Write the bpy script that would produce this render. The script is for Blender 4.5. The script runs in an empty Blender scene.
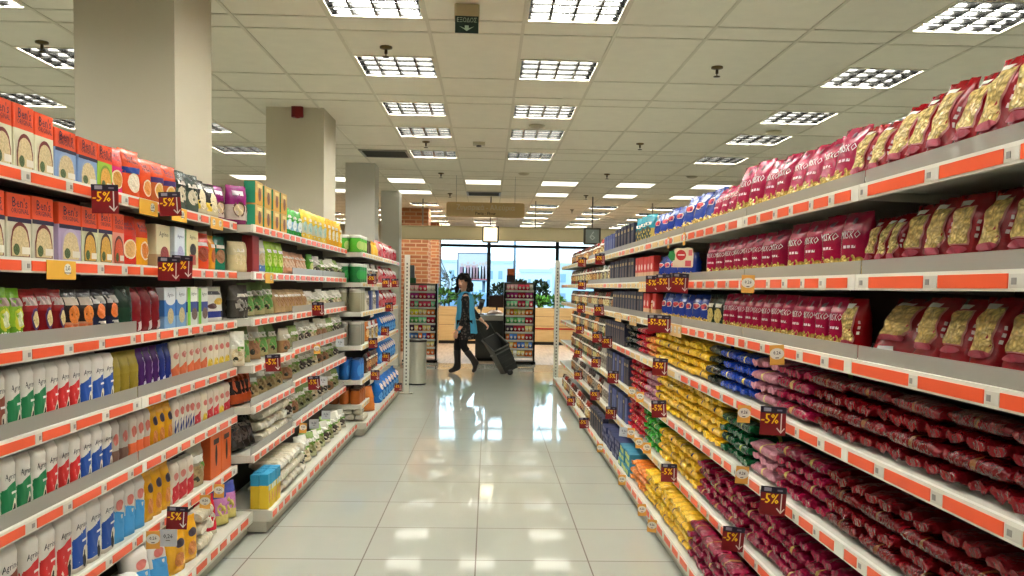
import bpy, bmesh, math, random
from math import sin, cos, pi, radians, tan
from mathutils import Vector, Matrix

RND = random.Random(11)
COL = bpy.context.scene.collection
EYE = 1.45          # camera height above the tiles
CEIL = 3.15         # suspended ceiling height

# ------------------------------------------------------------------ camera
PSI, PHI, RHO, FPX, SY = radians(1.67), radians(3.5), radians(1.0), 840.0, 51.0
_F = Vector((sin(PSI) * cos(PHI), cos(PSI) * cos(PHI), -sin(PHI)))
_R0 = Vector((cos(PSI), -sin(PSI), 0.0))
_U0 = _R0.cross(_F)
_R = _R0 * cos(RHO) + _U0 * sin(RHO)
_U = _U0 * cos(RHO) - _R0 * sin(RHO)


def px_of(x, y, z):
    d = Vector((x, y, z - EYE))
    w = d.dot(_F)
    return 512 + FPX * d.dot(_R) / w, 288 + SY - FPX * d.dot(_U) / w


def depth_at(px, X, Z):
    """distance down the aisle of the point on the shelf front (X, ., Z) measured in the photograph"""
    lo, hi = 0.6, 60.0
    sgn = 1 if X > 0 else -1
    for _ in range(50):
        m = 0.5 * (lo + hi)
        d = Vector((X, m, Z - EYE))
        if d.dot(_F) <= 0.05:
            lo = m
            continue
        q = px_of(X, m, Z)[0]
        if (q - px) * sgn > 0:
            lo = m
        else:
            hi = m
    return 0.5 * (lo + hi)


def on_ceiling(px, py, Z=CEIL):
    d = _F * FPX + _R * (px - 512) - _U * (py - 288 - SY)
    t = (Z - EYE) / d.z
    return d.x * t, d.y * t


def at_depth(px, py, Y):
    d = _F * FPX + _R * (px - 512) - _U * (py - 288 - SY)
    t = Y / d.y
    return Vector((d.x * t, Y, EYE + d.z * t))


cam = bpy.data.cameras.new('camera')
cam.sensor_width = 36
cam.lens = FPX / 1024 * 36
cam.shift_y = SY / 1024
cam.clip_start, cam.clip_end = 0.05, 400
camo = bpy.data.objects.new('camera', cam)
camo.matrix_world = Matrix(((_R.x, _U.x, -_F.x, 0), (_R.y, _U.y, -_F.y, 0), (_R.z, _U.z, -_F.z, EYE), (0, 0, 0, 1)))
COL.objects.link(camo)
bpy.context.scene.camera = camo


# --------------------------------------------------------------- materials
def lin(c):
    o = []
    for v in c[:3]:
        v = v / 255.0
        o.append(v / 12.92 if v <= 0.04045 else ((v + 0.055) / 1.055) ** 2.4)
    return (*o, 1.0)


_MC = {}


def M(c, kind='paper'):
    """procedural material: base colour varied by noise and from object to object"""
    key = (tuple(c), kind)
    if key in _MC:
        return _MC[key]
    P = dict(paper=(.55, 0, .04, 25, 0), film=(.24, 0, .12, 38, .28), plastic=(.35, 0, .03, 20, 0), metal=(.3, .9, .04, 12, 0),
             matte=(.85, 0, .05, 8, 0), cloth=(.9, 0, .12, 120, .1), leaf=(.5, 0, .3, 9, 0), food=(.4, 0, .45, 150, .4),
             lump=(.26, 0, .35, 45, .5), wrap=(.2, 0, .32, 42, 1.0), pasta=(.24, 0, .5, 70, .8), paint=(.6, 0, .02, 3, 0))[kind]
    m = bpy.data.materials.new('%s_%02x%02x%02x' % (kind, *[int(v) for v in c[:3]]))
    m.use_nodes = True
    nt = m.node_tree
    b = nt.nodes['Principled BSDF']
    b.inputs['Roughness'].default_value = P[0]
    b.inputs['Metallic'].default_value = P[1]
    if kind in ('film', 'wrap'):
        b.inputs['Specular IOR Level'].default_value = .36
    tc = nt.nodes.new('ShaderNodeTexCoord')
    nz = nt.nodes.new('ShaderNodeTexNoise')
    nz.inputs['Scale'].default_value = P[3]
    nz.inputs['Detail'].default_value = 3
    nt.links.new(tc.outputs['Object'], nz.inputs['Vector'])
    if kind == 'pasta':
        nz2 = nz
        nz = nt.nodes.new('ShaderNodeTexVoronoi')
        nz.inputs['Scale'].default_value = 75
        va = nt.nodes.new('ShaderNodeVectorMath'); va.operation = 'MULTIPLY_ADD'
        va.inputs[1].default_value = (.03, .03, .03)
        nt.links.new(nz2.outputs['Color'], va.inputs[0]); nt.links.new(tc.outputs['Object'], va.inputs[2])
        nt.links.new(va.outputs[0], nz.inputs['Vector'])
        nz2.inputs['Scale'].default_value = 18
    oi = nt.nodes.new('ShaderNodeObjectInfo')
    fac = nz.outputs['Distance'] if kind == 'pasta' else nz.outputs['Fac']
    # value = 1 + amp*(noise-.5)*2 + .06*(rand-.5)*2
    a = nt.nodes.new('ShaderNodeMath'); a.operation = 'MULTIPLY_ADD'
    a.inputs[1].default_value = 2 * P[2]; a.inputs[2].default_value = 1 - P[2]
    if kind == 'pasta':
        a.inputs[1].default_value = -1.0; a.inputs[2].default_value = 1.3
    nt.links.new(fac, a.inputs[0])
    r = nt.nodes.new('ShaderNodeMath'); r.operation = 'MULTIPLY_ADD'
    amp = .10 if kind in ('film', 'paper', 'lump', 'leaf', 'wrap') else 0.0
    r.inputs[1].default_value = 2 * amp; r.inputs[2].default_value = -amp
    nt.links.new(oi.outputs['Random'], r.inputs[0])
    s = nt.nodes.new('ShaderNodeMath'); s.operation = 'ADD'
    nt.links.new(a.outputs[0], s.inputs[0]); nt.links.new(r.outputs[0], s.inputs[1])
    h = nt.nodes.new('ShaderNodeHueSaturation')
    h.inputs['Color'].default_value = lin(c)
    nt.links.new(s.outputs[0], h.inputs['Value'])
    nt.links.new(h.outputs['Color'], b.inputs['Base Color'])
    if P[4]:
        bp = nt.nodes.new('ShaderNodeBump')
        bp.inputs['Strength'].default_value = P[4]
        bp.inputs['Distance'].default_value = .01
        nt.links.new(fac, bp.inputs['Height'])
        nt.links.new(bp.outputs['Normal'], b.inputs['Normal'])
    _MC[key] = m
    return m


def emis(name, c, s):
    m = bpy.data.materials.new(name)
    m.use_nodes = True
    b = m.node_tree.nodes['Principled BSDF']
    b.inputs['Base Color'].default_value = lin(c)
    b.inputs['Emission Color'].default_value = lin(c)
    b.inputs['Emission Strength'].default_value = s
    return m


def clear(name, c, alpha, rough=.25):
    m = bpy.data.materials.new(name)
    m.use_nodes = True
    b = m.node_tree.nodes['Principled BSDF']
    b.inputs['Base Color'].default_value = lin(c)
    b.inputs['Roughness'].default_value = rough
    b.inputs['Alpha'].default_value = alpha
    return m


# ------------------------------------------------------------ mesh builder
class MB:
    def __init__(s):
        s.v, s.f, s.mi, s.sm, s.mats = [], [], [], [], []

    def mat(s, m):
        if m not in s.mats:
            s.mats.append(m)
        return s.mats.index(m)

    def add(s, vs, fs, m, smooth=False):
        o = len(s.v)
        s.v += [tuple(p) for p in vs]
        k = s.mat(m)
        for f in fs:
            s.f.append([o + i for i in f]); s.mi.append(k); s.sm.append(smooth)
        return o

    def box(s, x0, x1, y0, y1, z0, z1, m, T=None):
        vs = [Vector((x, y, z)) for x in (x0, x1) for y in (y0, y1) for z in (z0, z1)]
        if T is not None:
            vs = [T @ p for p in vs]
        s.add(vs, [(0, 1, 3, 2), (4, 6, 7, 5), (0, 4, 5, 1), (2, 3, 7, 6), (0, 2, 6, 4), (1, 5, 7, 3)], m)

    def cbox(s, x0, x1, y0, y1, z0, z1, m, c=.01, T=None):
        """box with chamfered vertical edges"""
        pts = [(x0 + c, y0), (x1 - c, y0), (x1, y0 + c), (x1, y1 - c), (x1 - c, y1), (x0 + c, y1), (x0, y1 - c), (x0, y0 + c)]
        s.prism([(p[0], p[1]) for p in pts], z0, z1, m, T=T)

    def prism(s, poly, z0, z1, m, T=None, axis='z'):
        n = len(poly)
        def P(a, b, c):
            p = Vector((a, b, c)) if axis == 'z' else (Vector((a, c, b)) if axis == 'y' else Vector((c, a, b)))
            return T @ p if T is not None else p
        vs = [P(a, b, z0) for a, b in poly] + [P(a, b, z1) for a, b in poly]
        fs = [tuple(range(n - 1, -1, -1)), tuple(range(n, 2 * n))] + [(i, (i + 1) % n, n + (i + 1) % n, n + i) for i in range(n)]
        if axis == 'y':
            fs = [tuple(reversed(f)) for f in fs]
        s.add(vs, fs, m)

    def rings(s, rs, mats, cap=True, smooth=True, close=True):
        """rs: list of rings (equal counts); mats: one material or one per band"""
        n = len(rs[0])
        o = len(s.v)
        for r in rs:
            s.v += [tuple(p) for p in r]
        for j in range(len(rs) - 1):
            k = s.mat(mats[j] if isinstance(mats, (list, tuple)) else mats)
            for i in range(n if close else n - 1):
                a, b = o + j * n + i, o + j * n + (i + 1) % n
                s.f.append([a, b, b + n, a + n]); s.mi.append(k); s.sm.append(smooth)
        if cap:
            k0 = s.mat(mats[0] if isinstance(mats, (list, tuple)) else mats)
            k1 = s.mat(mats[-1] if isinstance(mats, (list, tuple)) else mats)
            s.f.append([o + i for i in range(n - 1, -1, -1)]); s.mi.append(k0); s.sm.append(False)
            e = o + (len(rs) - 1) * n
            s.f.append([e + i for i in range(n)]); s.mi.append(k1); s.sm.append(False)

    def tube(s, pts, r, m, n=8):
        pts = [Vector(p) for p in pts]
        rr = r if isinstance(r, (list, tuple)) else [r] * len(pts)
        rs = []
        for i, p in enumerate(pts):
            d = (pts[min(i + 1, len(pts) - 1)] - pts[max(i - 1, 0)]).normalized()
            a = d.orthogonal().normalized() if i == 0 else (a - d * a.dot(d)).normalized()
            b = d.cross(a)
            rs.append([p + (a * cos(2 * pi * k / n) + b * sin(2 * pi * k / n)) * rr[i] for k in range(n)])
        s.rings(rs, m)

    def lathe(s, prof, mats, n=14, c=(0, 0, 0), sx=1, sy=1):
        rs = [[Vector((c[0] + sx * r * cos(2 * pi * k / n), c[1] + sy * r * sin(2 * pi * k / n), c[2] + z)) for k in range(n)] for r, z in prof]
        s.rings(rs, mats)

    def mesh(s, name):
        me = bpy.data.meshes.new(name)
        me.from_pydata(s.v, [], s.f)
        for m in s.mats:
            me.materials.append(m)
        me.polygons.foreach_set('material_index', s.mi)
        me.polygons.foreach_set('use_smooth', s.sm)
        me.update()
        return me


_TX = {}


def text2d(t, size, align='CENTER'):
    k = (t, align)
    if k not in _TX:
        c = bpy.data.curves.new('t', 'FONT')
        c.body = t; c.align_x = align; c.align_y = 'CENTER'; c.resolution_u = 1
        o = bpy.data.objects.new('t', c)
        COL.objects.link(o)
        m = o.to_mesh()
        _TX[k] = ([(v.co.x, v.co.y) for v in m.vertices], [tuple(p.vertices) for p in m.polygons])
        o.to_mesh_clear()
        bpy.data.objects.remove(o); bpy.data.curves.remove(c)
    v, f = _TX[k]
    return [(a * size, b * size) for a, b in v], f


def text_on(mb, t, size, T, m, sx=1.0, bold=0):
    """flat lettering; T maps (x right, y up, 0) into place"""
    v, f = text2d(t, size)
    mb.add([T @ Vector((a * sx, b, 0)) for a, b in v], f, m)
    if bold:
        mb.add([T @ Vector((a * sx + bold, b + bold * .3, 0.0002)) for a, b in v], f, m)


# ---------------------------------------------------------------- objects
def link(name, me, parent=None, loc=None, rot=None):
    o = bpy.data.objects.new(name, me)
    COL.objects.link(o)
    if parent is not None:
        o.parent = parent
    if loc is not None:
        o.location = loc
    if rot is not None:
        o.rotation_euler = rot
    return o


def tag(o, label, cat, group=None):
    o['label'] = label
    o['category'] = cat
    if group:
        o['group'] = group
    return o


def thing(name, label, cat, loc=(0, 0, 0), rz=0, group=None):
    o = link(name, None, None, loc, (0, 0, rz))
    return tag(o, label, cat, group)


def struct(name, mb):
    o = link(name, mb.mesh(name))
    o['kind'] = 'structure'
    return o


ONES = 'first second third fourth fifth sixth seventh eighth ninth tenth eleventh twelfth thirteenth fourteenth fifteenth sixteenth seventeenth eighteenth nineteenth'.split()
TENS = {2: 'twent', 3: 'thirt', 4: 'fort', 5: 'fift', 6: 'sixt', 7: 'sevent', 8: 'eight', 9: 'ninet'}


def nth(n):
    if n < 20:
        return ONES[n - 1]
    if n >= 100:
        return 'hundred-and-' + nth(n - 100) if n > 100 else 'hundredth'
    t, u = divmod(n, 10)
    return TENS[t] + 'ieth' if u == 0 else TENS[t] + 'y-' + ONES[u - 1]


def RotZ(a):
    return Matrix.Rotation(a, 4, 'Z')


def put(proto, loc, rot, sc=(1, 1, 1)):
    """a copy of a finished product with copies of its parts"""
    o = proto.root.copy()
    COL.objects.link(o)
    o.location = loc; o.rotation_euler = rot; o.scale = sc
    for k in proto.kids:
        c = k.copy()
        COL.objects.link(c)
        c.parent = o
    return o
# ---------------------------------------------------------------- products
# local frame of every product: front towards -Y, X to the right, Z up, standing on z = 0
class Proto:
    def __init__(s, name, mb, kids, w, h, t):
        s.name, s.w, s.h, s.t = name, w, h, t
        s.root = bpy.data.objects.new(name, mb.mesh(name))
        s.kids = [bpy.data.objects.new(n, b.mesh(n)) for n, b in kids]


def wob(seed):
    r = random.Random(seed)
    ks = [(r.uniform(2, 7), r.uniform(2, 8), r.uniform(0, 6.3), r.uniform(.4, 1)) for _ in range(5)]
    return lambda u, v: sum(a * sin(p * u + q * v * 2 + c) for p, q, c, a in ks) / 3


def decal(mb, surf, u, v, ru, rv, m, shape='ell', off=.002):
    if shape == 'ell':
        n, k = 18, 5
        vs = [surf(u, v, off)]
        for j in range(1, k + 1):
            for i in range(n):
                a = 2 * pi * i / n
                vs.append(surf(u + ru * j / k * cos(a), v + rv * j / k * sin(a), off))
        fs = [(0, 1 + i, 1 + (i + 1) % n) for i in range(n)]
        for j in range(k - 1):
            o = 1 + j * n
            fs += [(o + i, o + n + i, o + n + (i + 1) % n, o + (i + 1) % n) for i in range(n)]
    elif shape == 'arch':
        n = 10
        vs, fs = [], []
        for i in range(n + 1):
            a = -1 + 2 * i / n
            top = v - rv + 2 * rv * (.45 + .55 * math.sqrt(max(0, 1 - a * a)))
            for j in range(4):
                vs.append(surf(u + ru * a, v - rv + (top - v + rv) * j / 3, off))
        fs = [(i * 4 + j, (i + 1) * 4 + j, (i + 1) * 4 + j + 1, i * 4 + j + 1) for i in range(n) for j in range(3)]
    else:                       # rect, or a slanted swoosh when shape is a number
        n, k = 10, 12
        sl = shape if not isinstance(shape, str) else 0.0
        vs = [surf(u + ru * (-1 + 2 * i / n), v + rv * (-1 + 2 * j / k) + sl * (-1 + 2 * i / n) * rv, off) for i in range(n + 1) for j in range(k + 1)]
        fs = [(i * (k + 1) + j, (i + 1) * (k + 1) + j, (i + 1) * (k + 1) + j + 1, i * (k + 1) + j + 1) for i in range(n) for j in range(k)]
    mb.add(vs, fs, m, True)


def letter(mb, surf, w, h, t, size, u, v, m, sx=1.0, off=.0025):
    vs, f = text2d(t, size)
    mb.add([surf(u + a * sx / (w / 2), v + b / h, off) for a, b in vs], f, m)


def finish(name, mb, surf, w, h, t, decals, texts, parts=()):
    for d in decals:
        decal(mb, surf, *d)
    kids = list(parts)
    if texts:
        b = MB()
        for (s, size, u, v, c, *rest) in texts:
            letter(b, surf, w, h, s, size, u, v, M(c, 'paper'), *(rest or [1.0]))
        kids.append(('lettering', b))
    return Proto(name, mb, kids, w, h, t)


def pouch(name, w, h, t, bands, decals=(), texts=(), seed=1, crink=.006, top=.92, kind='film', neck=1.0):
    """bag: flat seal on top, bulging belly, gusset at the foot"""
    wb = wob(seed)

    def half(v):
        if kind == 'paper':          # block-bottomed paper pack, folded flat on top
            return t / 2 * (1 if v < .9 else 1 - .35 * (v - .9) / .1)
        if v < .08:
            return t / 2 * (.86 + .14 * v / .08)
        if v < .58:
            return t / 2
        if v < top:
            q = (v - .58) / (top - .58)
            return t / 2 * (1 - .9 * q ** 2.2)
        return t / 2 * .1

    def width(v):
        return w / 2 * (1 - .03 * sin(pi * min(1, v / top)) * (1 if neck == 1 else 0)) * (1 - (1 - neck) * max(0, (v - .55) / .45))

    def surf(u, v, off=0.0, side=-1):
        v = min(max(v, 0), 1)
        uu = min(max(u, -1), 1)
        e = (1 - abs(uu) ** (6 if kind == 'paper' else 3.2)) ** .5
        y = half(v) * e + crink * wb(uu * 1.7 + (side * 3), v * 2.2) * e * min(1, v * 6)
        y += .25 * (crink if v >= top else 0) * sin(uu * 9 + seed)
        return Vector((uu * width(v), side * (y + off), v * h))
    brk = [0.0]
    for b in bands:
        n = max(1, int(round((b[0] - brk[-1]) / .11)))
        p = brk[-1]
        brk += [p + (b[0] - p) * (i + 1) / n for i in range(n)]
    us = [-1, -.93, -.75, -.5, -.25, 0, .25, .5, .75, .93, 1]
    rs, mats = [], []
    for v in brk:
        rs.append([surf(u, v, 0, -1) for u in us] + [surf(u, v, 0, 1) for u in reversed(us[1:-1])])
    for i in range(len(brk) - 1):
        mid = (brk[i] + brk[i + 1]) / 2
        mats.append(M(next(c for q, c in bands if mid < q), kind))
    mb = MB()
    mb.rings(rs, mats)
    return finish(name, mb, surf, w, h, t, decals, texts)


def carton(name, w, h, t, bands, decals=(), texts=(), side=None, kind='paper'):
    c = .0025
    mb = MB()
    brk = [0.0] + [b[0] for b in bands]
    ring = lambda z: [Vector((x, y, z)) for x, y in ((-w / 2 + c, -t / 2), (w / 2 - c, -t / 2), (w / 2, -t / 2 + c), (w / 2, t / 2 - c), (w / 2 - c, t / 2), (-w / 2 + c, t / 2), (-w / 2, t / 2 - c), (-w / 2, -t / 2 + c))]
    mb.rings([ring(v * h) for v in brk], [M(b[1], kind) for b in bands], smooth=False)
    if side:
        for sx in (-1, 1):
            x = sx * (w / 2 + .0006)
            mb.add([(x, -t / 2 + c, .004), (x, t / 2 - c, .004), (x, t / 2 - c, h - .002), (x, -t / 2 + c, h - .002)], [(0, 1, 2, 3)], M(side, kind))
    # closed flap seam on the lid
    mb.box(-w / 2 + .004, w / 2 - .004, -t / 2 + .004, -t / 2 + t * .55, h, h + .0012, M(bands[-1][1], kind))
    surf = lambda u, v, off=0.0: Vector((u * w / 2, -t / 2 - off, v * h))
    return finish(name, mb, surf, w, h, t, decals, texts)


def jar(name, w, h, prof, bands, decals=(), texts=(), lid=None, kind='plastic', n=14):
    """round container; prof: (radius fraction, height fraction)"""
    mb = MB()
    r0 = w / 2
    mats = []
    for i in range(len(prof) - 1):
        mid = (prof[i][1] + prof[i + 1][1]) / 2
        mats.append(M(next((c for q, c in bands if mid < q), bands[-1][1]), kind))
    mb.lathe([(a * r0, b * h) for a, b in prof], mats, n)
    rad = lambda v: r0 * next((prof[i][0] + (prof[i + 1][0] - prof[i][0]) * (v - prof[i][1]) / max(1e-6, prof[i + 1][1] - prof[i][1]) for i in range(len(prof) - 1) if prof[i][1] <= v <= prof[i + 1][1]), 1)
    surf = lambda u, v, off=0.0: Vector(((rad(v) + off) * sin(u * 1.2), -(rad(v) + off) * cos(u * 1.2), v * h))
    parts = []
    if lid:
        b = MB()
        b.lathe([(lid[1] * r0, 0), (lid[1] * r0 * 1.02, .1 * lid[2]), (lid[1] * r0 * 1.02, lid[2] * .9), (lid[1] * r0 * .95, lid[2])], M(lid[0], 'plastic'), n, c=(0, 0, h))
        parts = [('lid', b)]
    return finish(name, mb, surf, w, h, w, decals, texts, parts)


def stick(name, w, th, L, c, cm, ce, seed=3, crimp=.10, kind='film', flare=1.0):
    """long pasta pack lying on its back along Y: body, middle band, crimped ends"""
    wb = wob(seed)
    r = random.Random(seed)
    mb = MB()
    ss = [0, .03, .06, crimp, .14, .19, .25, .31, .37, .43, .47, .53, .57, .63, .69, .75, .81, .86, 1 - crimp, .94, .97, 1]
    n = 14
    rs = []
    for s in ss:
        e = min(s, 1 - s)
        k = min(1, e / (crimp + .06))
        k = k * k * (3 - 2 * k)
        hw = w / 2 * (.92 + .08 * k) * (flare if e < .04 else 1)
        hh = th / 2 * ((.42 if e > .02 else .55) + .58 * k) if k < 1 else th / 2
        ring = []
        for i in range(n):
            a = 2 * pi * i / n
            ca, sa = cos(a), sin(a)
            x = hw * math.copysign(abs(ca) ** .75, ca)
            z = hh * math.copysign(abs(sa) ** .75, sa)
            j = (1 - k) * th * .2
            z += j * (sin(4.1 * ca + seed * 1.7 + s * 30) * .35 + wb(ca * 2.1 + s, s * 4) * .6) + wb(ca * 1.5, s * 9) * .0035
            x += wb(sa + 2, s * 5) * .0035
            ring.append(Vector((x, (s - .5) * L, th / 2 + z)))
        rs.append(ring)
    mats = []
    for i in range(len(ss) - 1):
        mid = (ss[i] + ss[i + 1]) / 2
        e = min(mid, 1 - mid)
        mats.append(M(cm if e > .45 else (ce if e < crimp else c), kind))
    mb.rings(rs, mats)
    return Proto(name, mb, [], w, th, L)


ORG, NAVY = (226, 84, 42), (36, 30, 62)
CREAM, WHT = (222, 218, 192), (226, 224, 214)
RICE = (206, 186, 140)


def rice(base, dish=RICE, ring=(110, 40, 34), top=ORG, strip=None, w=.122, h=.2, ornate=True):
    d = [(0, .30, .80, .27, M(ring), 'arch'), (0, .275, .72, .235, M(dish, 'food'), 'arch', .0022),
         (-.35, .14, .26, .09, M((70, 92, 40), 'food'), 'ell', .003), (.45, .13, .34, .055, M((226, 220, 206)), 'rect', .003)]
    if strip:
        d.append((0, .60, 1.0, .035, M(strip), 'rect', .0012))
    x = [("Ben's", .043, .0, .86, NAVY, .9), ('ORIGINAL', .022, 0, .735, NAVY, .9)]
    return carton('rice_carton', w, h, .06, [(.63, base), (1, top)], d, x, side=None)


def agrino(c, w=.078, h=.195):
    d = [(0, .40, .98, .20, M(c, 'paper'), .35, .0012), (-.2, .30, .78, .22, M(c, 'paper'), 'rect', .0014), (.45, .22, .34, .16, M((224, 216, 196)), 'ell', .0022),
         (.28, .14, .24, .105, M((30, 26, 26)), 'ell', .003), (.32, .26, .1, .05, M((30, 26, 26)), 'ell', .003), (.35, .47, .35, .018, M((235, 230, 225)), 'rect', .003)]
    return pouch('rice_pack', w, h, .06, [(.06, (205, 196, 180)), (.22, (222, 216, 202)), (1, (228, 224, 214))], d, [('Agrino', .026, .1, .72, (30, 28, 40), .85)], seed=sum(c), crink=.002, top=.97, kind='paper')


P = {}
P['rice_cream'] = rice((214, 210, 180))
P['rice_strip'] = rice((206, 202, 180), strip=NAVY)
P['rice_blue'] = rice((138, 164, 204), ring=(150, 172, 206), strip=NAVY, h=.17)
P['rice_green'] = rice((150, 186, 60), dish=(214, 160, 60), ring=(120, 150, 50), h=.17, w=.1)
P['rice_lilac'] = rice((188, 170, 202), ring=(196, 182, 206), strip=NAVY)
P['rice_yellow'] = rice((204, 206, 168), dish=(214, 166, 66), ring=(60, 44, 40), strip=NAVY)
P['rice_red'] = rice((222, 150, 130), dish=(206, 84, 44), ring=(90, 40, 34))


def microrice(base, mid, dish, strip=None):
    d = [(.1, .33, .62, .2, M((238, 220, 190)), 'ell'), (.1, .33, .52, .165, M(dish, 'food'), 'ell', .003)]
    if strip:
        d.append((0, .58, .97, .06, M(strip), .25, .0018))
    return pouch('rice_pouch', .115, .19, .05, [(.08, base), (.6, base), (1, mid)], d, [("Ben's", .030, 0, .84, NAVY, .9), ('ORIGINAL', .015, 0, .745, NAVY, .9)], seed=int(sum(base)), crink=.003)


P['pouch_pink'] = microrice((226, 60, 128), (222, 70, 60), (206, 150, 60))
P['pouch_orangeblue'] = microrice((228, 92, 50), ORG, (232, 220, 196), (36, 70, 150))
P['pouch_orange'] = microrice((228, 92, 50), ORG, (224, 150, 70))
P['pouch_orangepurple'] = microrice((206, 110, 60), ORG, (216, 170, 70), (62, 40, 110))
P['pouch_redorange'] = microrice((206, 50, 36), (206, 60, 44), (222, 176, 110))
P['pouch_orangeyellow'] = microrice((236, 170, 40), (214, 70, 40), (214, 130, 50))


def simple_pouch(nm, a, b, c=None, dec=None, w=.1, h=.19, t=.055, seed=5, crink=.006, kind='film', neck=1.0, texts=()):
    """two-tone bag with an oval picture"""
    d = []
    if dec:
        d = [(0, .42, .62, .2, M(dec, 'food'), 'ell'), (0, .70, .55, .05, M((232, 226, 214)), 'rect', .002)]
    if c:
        d += [(0, .14, .98, .09, M(c, kind), 'rect', .0018)]
    return pouch(nm, w, h, t, [(.1, a), (.55, a), (1, b)], d, texts, seed=seed, crink=crink, kind=kind, neck=neck)


P['bag_darkgreen'] = simple_pouch('rice_bag', (84, 96, 84), (48, 60, 52), None, (206, 196, 170), seed=2)
P['bag_blackwhite'] = pouch('rice_bag', .12, .185, .06, [(.1, (190, 178, 150)), (.3, (205, 192, 160)), (1, (42, 38, 36))], [(.25, .45, .42, .28, M((226, 212, 176), 'food'), 'ell'), (-.45, .3, .3, .12, M((226, 196, 60)), 'rect', .002), (0, .78, .5, .06, M(WHT), 'rect', .002)], seed=7)
P['bag_purple'] = pouch('rice_bag', .16, .215, .07, [(.12, (120, 24, 84)), (.5, (206, 190, 180)), (1, (142, 34, 112))], [(0, .38, .62, .2, M((98, 60, 44), 'food'), 'ell'), (0, .38, .5, .15, M((220, 200, 160), 'food'), 'ell', .003), (0, .80, .55, .06, M((226, 214, 226)), 'rect', .002)], seed=9, crink=.01)
P['carton_tan'] = carton('snack_carton', .1, .132, .07, [(.5, (214, 166, 72)), (1, (206, 176, 110))], [(0, .45, .4, .3, M((120, 62, 40), 'food'), 'ell'), (0, .82, .6, .08, M((232, 214, 150)), 'rect')], side=(44, 148, 112))
P['pouch_greenblue'] = simple_pouch('snack_pouch', (150, 190, 214), (70, 168, 60), (44, 140, 60), (226, 232, 232), w=.08, seed=4)
P['pouch_yellow'] = simple_pouch('snack_pouch', (206, 206, 180), (232, 200, 70), (222, 186, 70), (160, 196, 190), w=.08, h=.22, seed=6, crink=.009)
P['bottle_yellow'] = simple_pouch('snack_pouch', (222, 178, 60), (226, 176, 44), (222, 160, 40), (220, 214, 190), w=.07, h=.22, t=.05, seed=8)
P['carton_beige'] = carton('rice_carton', .1, .19, .06, [(.3, (190, 160, 120)), (1, (222, 212, 172))], [(.1, .3, .6, .2, M((140, 40, 36), 'food'), 'ell'), (0, .12, .9, .09, M((92, 58, 40)), 'rect', .0022)], [('Agrino', .03, 0, .78, (40, 34, 34), .8)])
P['carton_whiteblue'] = carton('rice_carton', .08, .19, .06, [(.4, (196, 204, 220)), (1, (216, 226, 234))], [(0, .35, .6, .2, M((176, 176, 206), 'food'), 'ell')], [('Agrino', .022, 0, .78, (50, 70, 130), .8)])
P['carton_beigegreen'] = carton('rice_carton', .1, .19, .06, [(.3, (204, 196, 150)), (1, (216, 206, 160))], [(0, .5, .55, .16, M((50, 44, 40), 'food'), 'ell'), (-.1, .24, .55, .13, M((170, 66, 50), 'food'), 'rect', .0022)], [('Agrino', .026, 0, .82, (40, 34, 34), .8)], side=(150, 190, 140))
P['pouch_orangered'] = simple_pouch('spice_pouch', (218, 80, 40), (214, 64, 36), None, (150, 60, 30), seed=12, crink=.003)
P['pouch_yelloworange'] = simple_pouch('spice_pouch', (226, 160, 50), (222, 150, 44), None, (170, 90, 40), seed=13, crink=.003)
P['pouch_teal'] = simple_pouch('spice_pouch', (30, 128, 100), (24, 104, 84), None, (150, 110, 76), seed=14, crink=.003)
P['bag_beige'] = simple_pouch('grain_bag', (214, 196, 150), (206, 192, 156), None, (222, 204, 160), w=.14, t=.08, h=.16, seed=15, crink=.012)
P['carton_red'] = carton('tall_carton', .09, .195, .06, [(1, (132, 24, 28))], [(0, .3, .7, .2, M((150, 40, 40)), 'rect')], side=(120, 20, 24))
P['pouch_whiteblue'] = simple_pouch('grain_pouch', (206, 214, 224), (222, 222, 218), (90, 130, 190), (190, 170, 130), seed=16, crink=.003)
P['pouch_lime'] = simple_pouch('crispbread_pouch', (150, 196, 50), (164, 204, 60), (120, 180, 40), (206, 220, 120), w=.07, seed=17)
P['pack_peach'] = simple_pouch('crispbread_pack', (206, 150, 116), (214, 164, 130), None, (222, 190, 160), w=.07, h=.15, seed=18)
P['pouch_green'] = simple_pouch('grain_pouch', (96, 170, 50), (84, 160, 46), None, (190, 200, 120), w=.08, seed=19)


def legume(a, b, dec, nm='legume_bag', h=.18, seed=20, dots=(60, 60, 40)):
    d = [(0, .32, .75, .2, M(dec, 'food'), 'ell'), (0, .66, .72, .08, M((232, 232, 222)), 'rect', .002), (.3, .5, .4, .06, M((110, 160, 60)), 'rect', .002), (-.3, .2, .3, .08, M(dots), 'ell', .003)]
    return pouch(nm, .11, h, .065, [(.1, a), (.5, a), (1, b)], d, seed=seed, crink=.012)


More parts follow.
